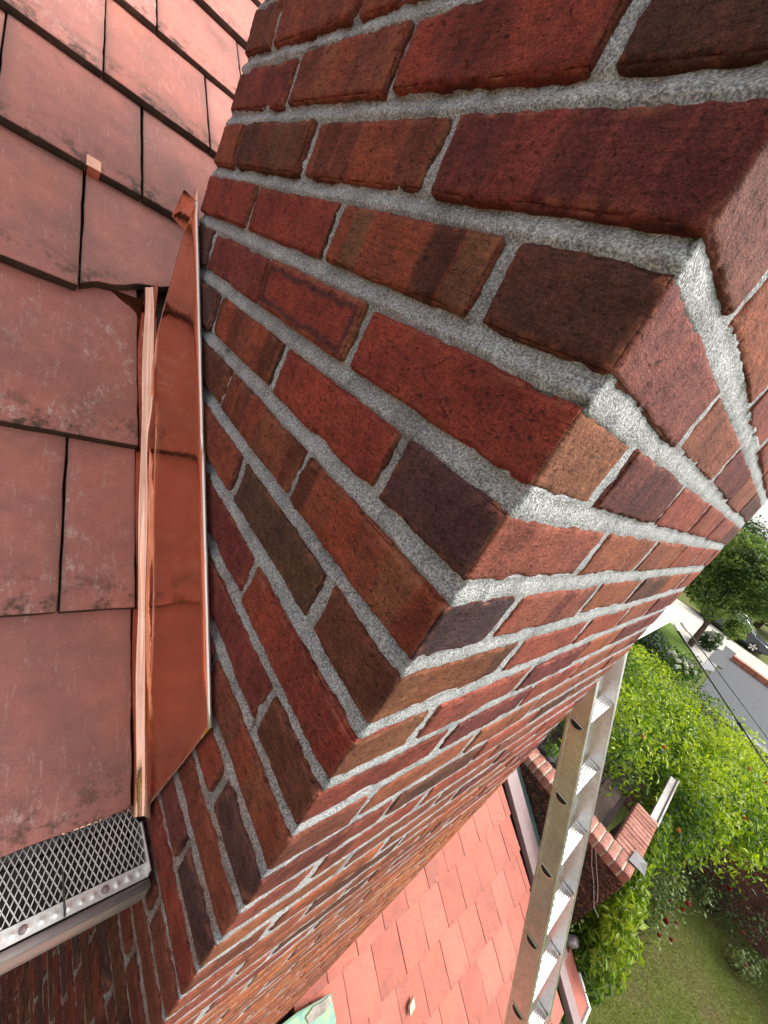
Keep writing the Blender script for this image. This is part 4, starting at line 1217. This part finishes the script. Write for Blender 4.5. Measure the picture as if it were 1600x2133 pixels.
# lawn blades
r = np.random.default_rng(5)
n = 90000
gx = r.uniform(1.3, 7.0, n); gy = r.uniform(4.6, 12.38, n)
keep = (gx - 0.2) / gy > 0.16
gx, gy = gx[keep], gy[keep]; n = len(gx)
hgt = r.uniform(0.02, 0.055, n); an = r.uniform(0, 6.283, n); w_ = 0.004
lean = r.normal(size=(n, 2)) * 0.025
base = np.stack([gx, gy, np.full(n, GY)], 1)
dx = np.stack([np.cos(an) * w_, np.sin(an) * w_, np.zeros(n)], 1)
tip = base + np.concatenate([lean, hgt[:, None]], 1)
V = np.stack([base - dx, base + dx, tip], 1).reshape(-1, 3); F = np.arange(3 * n).reshape(-1, 3)
tone = fbm(np.stack([gx * 1.1, gy * 1.1, gx * 0], 1), 3, 3) * 1.0 + .45 + r.normal(size=n) * .12
C = np.clip(tone, 0, 1)[:, None] * np.array([[0.17, 0.215, 0.035]]) + (1 - np.clip(tone, 0, 1))[:, None] * np.array([[0.20, 0.165, 0.075]])
C = np.repeat(np.concatenate([C, np.ones((n, 1))], 1), 3, axis=0)
tag(link('grass', mesh('grass', V, F, M_LEAF, False, C)), 'short yellowing grass blades of the garden lawn', 'grass', kind='stuff')

# clipped hedge, hydrangea, small shrubs beside the verge
hd = empty('hedge', (-2.5, 22.2, GS)); tag(hd, 'dark clipped hedge below the strip of front lawn', 'hedge')
foliage('foliage', hd, [((-3.2, 22.2, -5.8), (2.6, 1.2, 0.75)), ((-1.3, 21.8, -5.85), (0.9, 1.2, 0.65))], 9000, 0.09, [(0.012, 0.03, 0.008), (0.022, 0.05, 0.012), (0.03, 0.065, 0.015)], 41, 1.6, 0.6, 3)
for lc, blobs, lab, sd_ in (((0.1, 20.5, GS), [((-0.1, 20.6, -5.7), (0.55, 0.8, 0.55)), ((0.45, 21.4, -5.75), (0.5, 0.9, 0.5))], 'white hydrangea bush between the vine and the front lawn', 43),
                            ((0.35, 29.6, GS), [((0.35, 29.6, -5.75), (0.55, 0.6, 0.6))], 'white flowering bush at the foot of the leaning street tree', 45)):
    e = empty('flowering_bush', lc); tag(e, lab, 'bush')
    foliage('foliage', e, blobs, 2600, 0.10, [(0.02, 0.05, 0.012), (0.035, 0.08, 0.018), (0.07, 0.13, 0.03)], sd_, 1.5, 0.5, 3)
    rr = random.Random(sd_)
    for k in range(16):
        c, rad = rr.choice(blobs)
        th_ = rr.uniform(-2.6, 0.3); ph_ = rr.uniform(0.2, 1.2)
        p = (c[0] + rad[0] * math.cos(th_) * math.cos(ph_), c[1] + rad[1] * math.sin(th_) * math.cos(ph_), c[2] + rad[2] * math.sin(ph_))
        blossom(e, p, 0.11, (0.62, 0.64, 0.58), 14, sd_ * 3 + k)

# trees
def tree(name, base, lab, blobs, n, size, pal, seed, lean, group=None, trunk_r=0.16):
    e = empty(name, base); tag(e, lab, 'tree', group)
    tb = MB(); top = Vector(base) + Vector(lean)
    pts = [Vector(base), Vector(base) + Vector(lean) * 0.35 + Vector((0.05, 0.1, 0)), Vector(base) + Vector(lean) * 0.7, top]
    tb.tube(pts, [trunk_r, trunk_r * .8, trunk_r * .7, trunk_r * .45], 10)
    for c, rad in blobs:
        s_ = pts[1].lerp(pts[3], random.random())
        c = Vector(c)
        tb.tube([s_, s_.lerp(c, .5) + Vector((0, 0, .25)), c], [trunk_r * .38, trunk_r * .25, trunk_r * .1], 7)
    o = tb.build('trunk', M_WOOD, e, True); o.location = -Vector(base)
    foliage('crown', e, blobs, n, size, pal, seed, 1.9, 0.4, 3.0, shell=0.75)
    return e
GT = [(0.05, 0.095, 0.03), (0.11, 0.18, 0.045), (0.20, 0.28, 0.065), (0.30, 0.38, 0.10)]
tree('street_tree', (-0.1, 27.9, GS), 'leaning broad-crowned street tree by the pavement', [((-0.9, 28.2, -3.3), (1.3, 1.4, 1.2)), ((-1.9, 28.4, -2.0), (1.3, 1.5, 1.2)), ((-0.5, 28.4, -1.5), (1.3, 1.6, 1.3)), ((0.6, 28.3, -2.3), (1.1, 1.4, 1.0)), ((-1.4, 28.6, -0.6), (1.3, 1.4, 0.9)), ((0.6, 28.6, -1.0), (1.2, 1.4, 0.9)), ((-2.2, 28, -3.4), (0.9, 1, 0.8)), ((0.75, 29.0, -4.3), (0.6, 0.7, 0.6)), ((1.5, 28.8, -1.9), (0.9, 1.2, 0.9))],
     42000, 0.15, GT, 61, (-0.5, 0.3, 3.6))
BGT = [((2.2, 52, GS), 'rounded dark tree standing behind the parked car', [((2.2, 52, -3.4), (3.2, 2.5, 2.4)), ((3.6, 52, -1.8), (3.0, 2.5, 2.0)), ((6.5, 53, -3), (3, 2.5, 2.8))], 63),
       ((-3, 62, GS), 'tall hazy tree on the skyline behind the street tree', [((-3, 62, -1.0), (4, 3, 2.6)), ((-5.5, 62, 0.2), (3.5, 3, 2.4)), ((0.0, 63, -1.8), (3.6, 3, 2.4))], 65),
       ((6, 80, GS), 'broad far tree closing the view over the street', [((6, 80, -2), (6, 3, 3.6)), ((0, 82, -1.5), (6, 3, 3.4)), ((-8, 84, -1), (6, 3, 4))], 67)]
for b, lab, bl, sd_ in BGT:
    tree('street_tree', b, lab, bl, 12000, 0.32, [(0.02, 0.045, 0.018), (0.04, 0.075, 0.028), (0.07, 0.11, 0.04)], sd_, (0, 0, 4.5), trunk_r=0.3)

# ================================================================== CAR
car = empty('parked_car', (0.9, 38.9, GS)); tag(car, 'dark blue-grey sport utility car parked beyond the pavement', 'car')
def car_build():
    paint = NT('car_paint', 0.25, 0.5); paint.color((0.035, 0.045, 0.06)); paint.b.inputs['Coat Weight'].default_value = 0.6
    glass = NT('car_glass', 0.08, 0.6); glass.color((0.05, 0.08, 0.09))
    chrome = mat_simple('bright_trim', (0.6, 0.6, 0.6), 0.25, 1.0, 0.5, 0.05, 20, 0)
    # side profile (x forward, z up), 4.7 m long
    lower = [(-2.3, 0.42), (-2.34, 0.75), (-2.28, 1.05), (-1.2, 1.08), (0.0, 1.06), (0.75, 1.05), (1.5, 0.98), (2.1, 0.85), (2.3, 0.66), (2.28, 0.40), (1.9, 0.28), (-1.9, 0.28)]
    cabin = [(-2.24, 1.04), (-2.1, 1.35), (-1.75, 1.62), (-0.9, 1.70), (0.0, 1.68), (0.35, 1.60), (1.15, 1.05)]
    def loft(prof, wid, mat, name, parent):
        mb = MB(); n = len(prof); k = len(wid)
        v = []
        for (yy, sc, dz) in wid:
            zc = sum(p[1] for p in prof) / n
            for (x_, z_) in prof: v.append((x_ * (1 - (1 - sc) * .25), yy, zc + (z_ - zc) * sc + dz))
        f = []
        for a in range(k - 1):
            for i in range(n): f.append((a * n + i, a * n + (i + 1) % n, (a + 1) * n + (i + 1) % n, (a + 1) * n + i))
        f.append(tuple(range(n))[::-1]); f.append(tuple((k - 1) * n + i for i in range(n)))
        mb.add(v, f); return mb.build(name, mat, parent, False, 0.04)
    loft(lower, [(-0.93, .82, 0), (-0.90, .96, 0), (-0.6, 1, 0), (0.6, 1, 0), (0.90, .96, 0), (0.93, .82, 0)], paint.m, 'body', car)
    loft(cabin, [(-0.80, .82, -.06), (-0.70, .97, 0), (0.70, .97, 0), (0.80, .82, -.06)], paint.m, 'cabin', car)
    for s in (-1, 1):
        for (pts) in ([(-2.0, 1.12), (-1.72, 1.50), (-1.02, 1.57), (-1.0, 1.12)], [(-0.92, 1.12), (-0.94, 1.575), (0.02, 1.57), (0.06, 1.12)], [(0.14, 1.12), (0.10, 1.56), (0.34, 1.50), (0.92, 1.12)]):
            w_ = MB(); y0 = s * 0.825
            v = [(x_, s * (0.86 - 0.13 * (z_ - 1.1)), z_) for x_, z_ in pts]; v2 = [(x_, y_ - s * 0.03, z_) for x_, y_, z_ in v]
            w_.add(v + v2, [(0, 1, 2, 3), (4, 5, 6, 7), (0, 1, 5, 4), (1, 2, 6, 5), (2, 3, 7, 6), (3, 0, 4, 7)]); w_.build('window', glass.m, car)
        tr = MB(); tr.tube([(-2.05, s * .865, 1.09), (0.95, s * .868, 1.09)], 0.014, 6); tr.tube([(-1.75, s * .73, 1.63), (-0.9, s * .74, 1.70), (0.1, s * .74, 1.67), (1.02, s * .80, 1.15)], 0.016, 6); tr.build('trim', chrome, car, True)
        for x_ in (-1.42, 1.42):
            ty = MB(); c = (x_, s * 0.80, 0.36)
            ty.tube([(x_, s * .70, .36), (x_, s * .72, .36), (x_, s * .92, .36), (x_, s * .94, .36)], [.32, .36, .36, .32], 24); wheel = ty.build('wheel', M_BLACK, car, True)
            rm = MB(); rm.tube([(x_, s * .93, .36), (x_, s * .945, .36)], [.07, .06], 10)
            for a in range(5):
                an = 2 * math.pi * a / 5 + .3; d = Vector((math.cos(an), 0, math.sin(an))); q_ = Vector((-d.z, 0, d.x))
                c0 = Vector((x_, s * .935, .36))
                rm.hexa([c0 + q_ * .035, c0 - q_ * .035, c0 - q_ * .06 + d * .24, c0 + q_ * .06 + d * .24, c0 + q_ * .035 + Vector((0, s * .012, 0)), c0 - q_ * .035 + Vector((0, s * .012, 0)), c0 - q_ * .06 + d * .24 + Vector((0, s * .012, 0)), c0 + q_ * .06 + d * .24 + Vector((0, s * .012, 0))])
            rm.build('rim', chrome, wheel)
        hl = MB(); hl.hexa([(2.02, s * .55, .78), (2.26, s * .55, .72), (2.12, s * .86, .74), (1.8, s * .90, .80), (2.0, s * .55, .90), (2.2, s * .55, .84), (2.08, s * .86, .86), (1.78, s * .9, .91)]); hl.build('headlight', chrome, car, bevel=.01)
        mr_ = MB(); mr_.box((0.72, s * .9 if s > 0 else -1.08, 1.06), (0.86, 1.08 if s > 0 else s * .9, 1.20)); mr_.build('mirror', paint.m, car, bevel=.03)
    ub = MB(); ub.box((-2.0, -0.8, 0.2), (2.0, 0.8, 0.42)); ub.build('underbody', M_BLACK, car)
car_build()

# ================================================================== CABLES AND SMALL THINGS
def cable(name, a, b, sag, rad, mat, lab, cat, n=24, extra=None):
    a, b = Vector(a), Vector(b); pts = []
    for i in range(n + 1):
        t = i / n; p = a.lerp(b, t); p.z -= 4 * sag * t * (1 - t); pts.append(p)
    mb = MB(); mb.tube(pts, rad, 7)
    if extra: mb.tube([a.lerp(b, .22) - Vector((0, 0, 4 * sag * .22 * .78)), a.lerp(b, .24) - Vector((0, 0, 4 * sag * .24 * .76))], rad * 1.9, 8)
    return tag(mb.build(name, mat, None, True), lab, cat)
cable('overhead_cable', (-0.06, 3.62, -0.95), (3.6, 10.2, -4.05), -0.02, 0.0085, M_BLACK, 'thick black service cable dropping from the white gutter over the vine', 'cable', extra=True)
cable('overhead_cable', (-0.06, 3.80, -0.93), (3.9, 11.6, -4.05), -0.02, 0.005, mat_simple('dark_green_cable', (0.02, 0.035, 0.025), .5), 'thinner dark cable running beside the thick black service cable', 'cable')
ins = MB(); ins.tube([(-0.06, 3.80, -0.93), (0.0, 3.92, -0.975)], 0.013, 8)
tag(ins.build('cable_insulator', M_WHITE, None, True), 'white plastic insulator where the thin cable leaves the gutter', 'insulator')
WIRE = mat_simple('beige_wire', (0.45, 0.36, 0.30), .6)
for pts, lab in (([(0.60, 4.008, -3.08), (0.70, 4.005, -3.22), (0.80, 4.008, -3.33), (0.92, 4.005, -3.49), (0.985, 4.008, -3.52)], 'beige wire hanging in a long bend down the parapet wall'),
                 ([(0.63, 4.006, -3.07), (0.72, 4.003, -3.18), (0.83, 4.006, -3.31), (0.905, 4.003, -3.42), (0.90, 4.006, -3.45)], 'beige wire ending in a short hook on the parapet wall')):
    w_ = MB(); w_.tube(pts, 0.0035, 6); tag(w_.build('wire', WIRE, None, True), lab, 'wire')
sl_ = MB(); sl_.add([(0.85, 4.17, -2.985), (0.97, 4.20, -2.99), (1.02, 4.30, -3.06), (0.98, 4.37, -2.99), (0.86, 4.36, -2.975), (0.92, 4.27, -2.981)], [(0, 1, 5), (1, 2, 5), (2, 3, 5), (3, 4, 5), (4, 0, 5)])
so = sl_.build('slate_piece', mat_simple('lead_grey', (0.12, 0.115, 0.115), .55)); q = so.modifiers.new('t', 'SOLIDIFY'); q.thickness = 0.006
tag(so, 'bent grey slate scrap lying on the corner of the parapet coping', 'slate')
pot = empty('plant_pot', (-0.12, 4.33, -3.22)); tag(pot, 'black plastic plant pot standing behind the parapet coping', 'plant pot')
pm = MB(); pts = []
for (z_, r_) in ((0, .065), (0.2, .085), (0.215, .092), (0.23, .092), (0.228, .082), (0.12, .075)): pts.append((0, 0, z_))
pm.tube([(0, 0, 0), (0, 0, .2), (0, 0, .203), (0, 0, .23), (0, 0, .2301), (0, 0, .17)], [.065, .085, .093, .093, .083, .078], 20, cap=True); pm.build('container', M_BLACK, pot, True)
pl_ = cloud([((0, 0, .26), (.09, .09, .10))], 120, 77)
me = leaf_mesh('plant', pl_[0], pl_[1], np.full(len(pl_[0]), .05), np.tile([[0.09, 0.15, 0.02]], (len(pl_[0]), 1)), 2.2, 5); link('plant', me, None, pot)
bl = MB(); bl.tube([(0.93, 3.93, -3.99), (0.99, 3.95, -3.90), (1.02, 3.96, -3.84)], [.045, .05, .04], 12)
tag(bl.build('vent_pipe', M_GUTTER, None, True, 0.01), 'stubby grey pipe end poking out beside the ladder', 'pipe')
CH = mat_simple('raw_tile_shard', (0.62, 0.42, 0.32), .8)
for (s_, y_, sz, lab) in ((0.148, 1.945, 0.034, 'pale triangular tile shard lying on the lower roof'), (-0.30, 3.30, 0.016, 'tiny pale crumb of tile lying near the verge rail')):
    c = MB(); pts = [lowp(s_ - sz, y_ - sz * .8, .005), lowp(s_ + sz * .4, y_ - sz * .6, .005), lowp(s_ + sz * .9, y_ + sz * .9, .005), lowp(s_ - sz * .5, y_ + sz * .6, .005)]
    top = [p + LN * (0.012 + 0.006 * (i % 2)) for i, p in enumerate(pts)]
    c.hexa([*pts, *top]); tag(c.build('tile_shard', CH, None, False, 0.002), lab, 'shard')
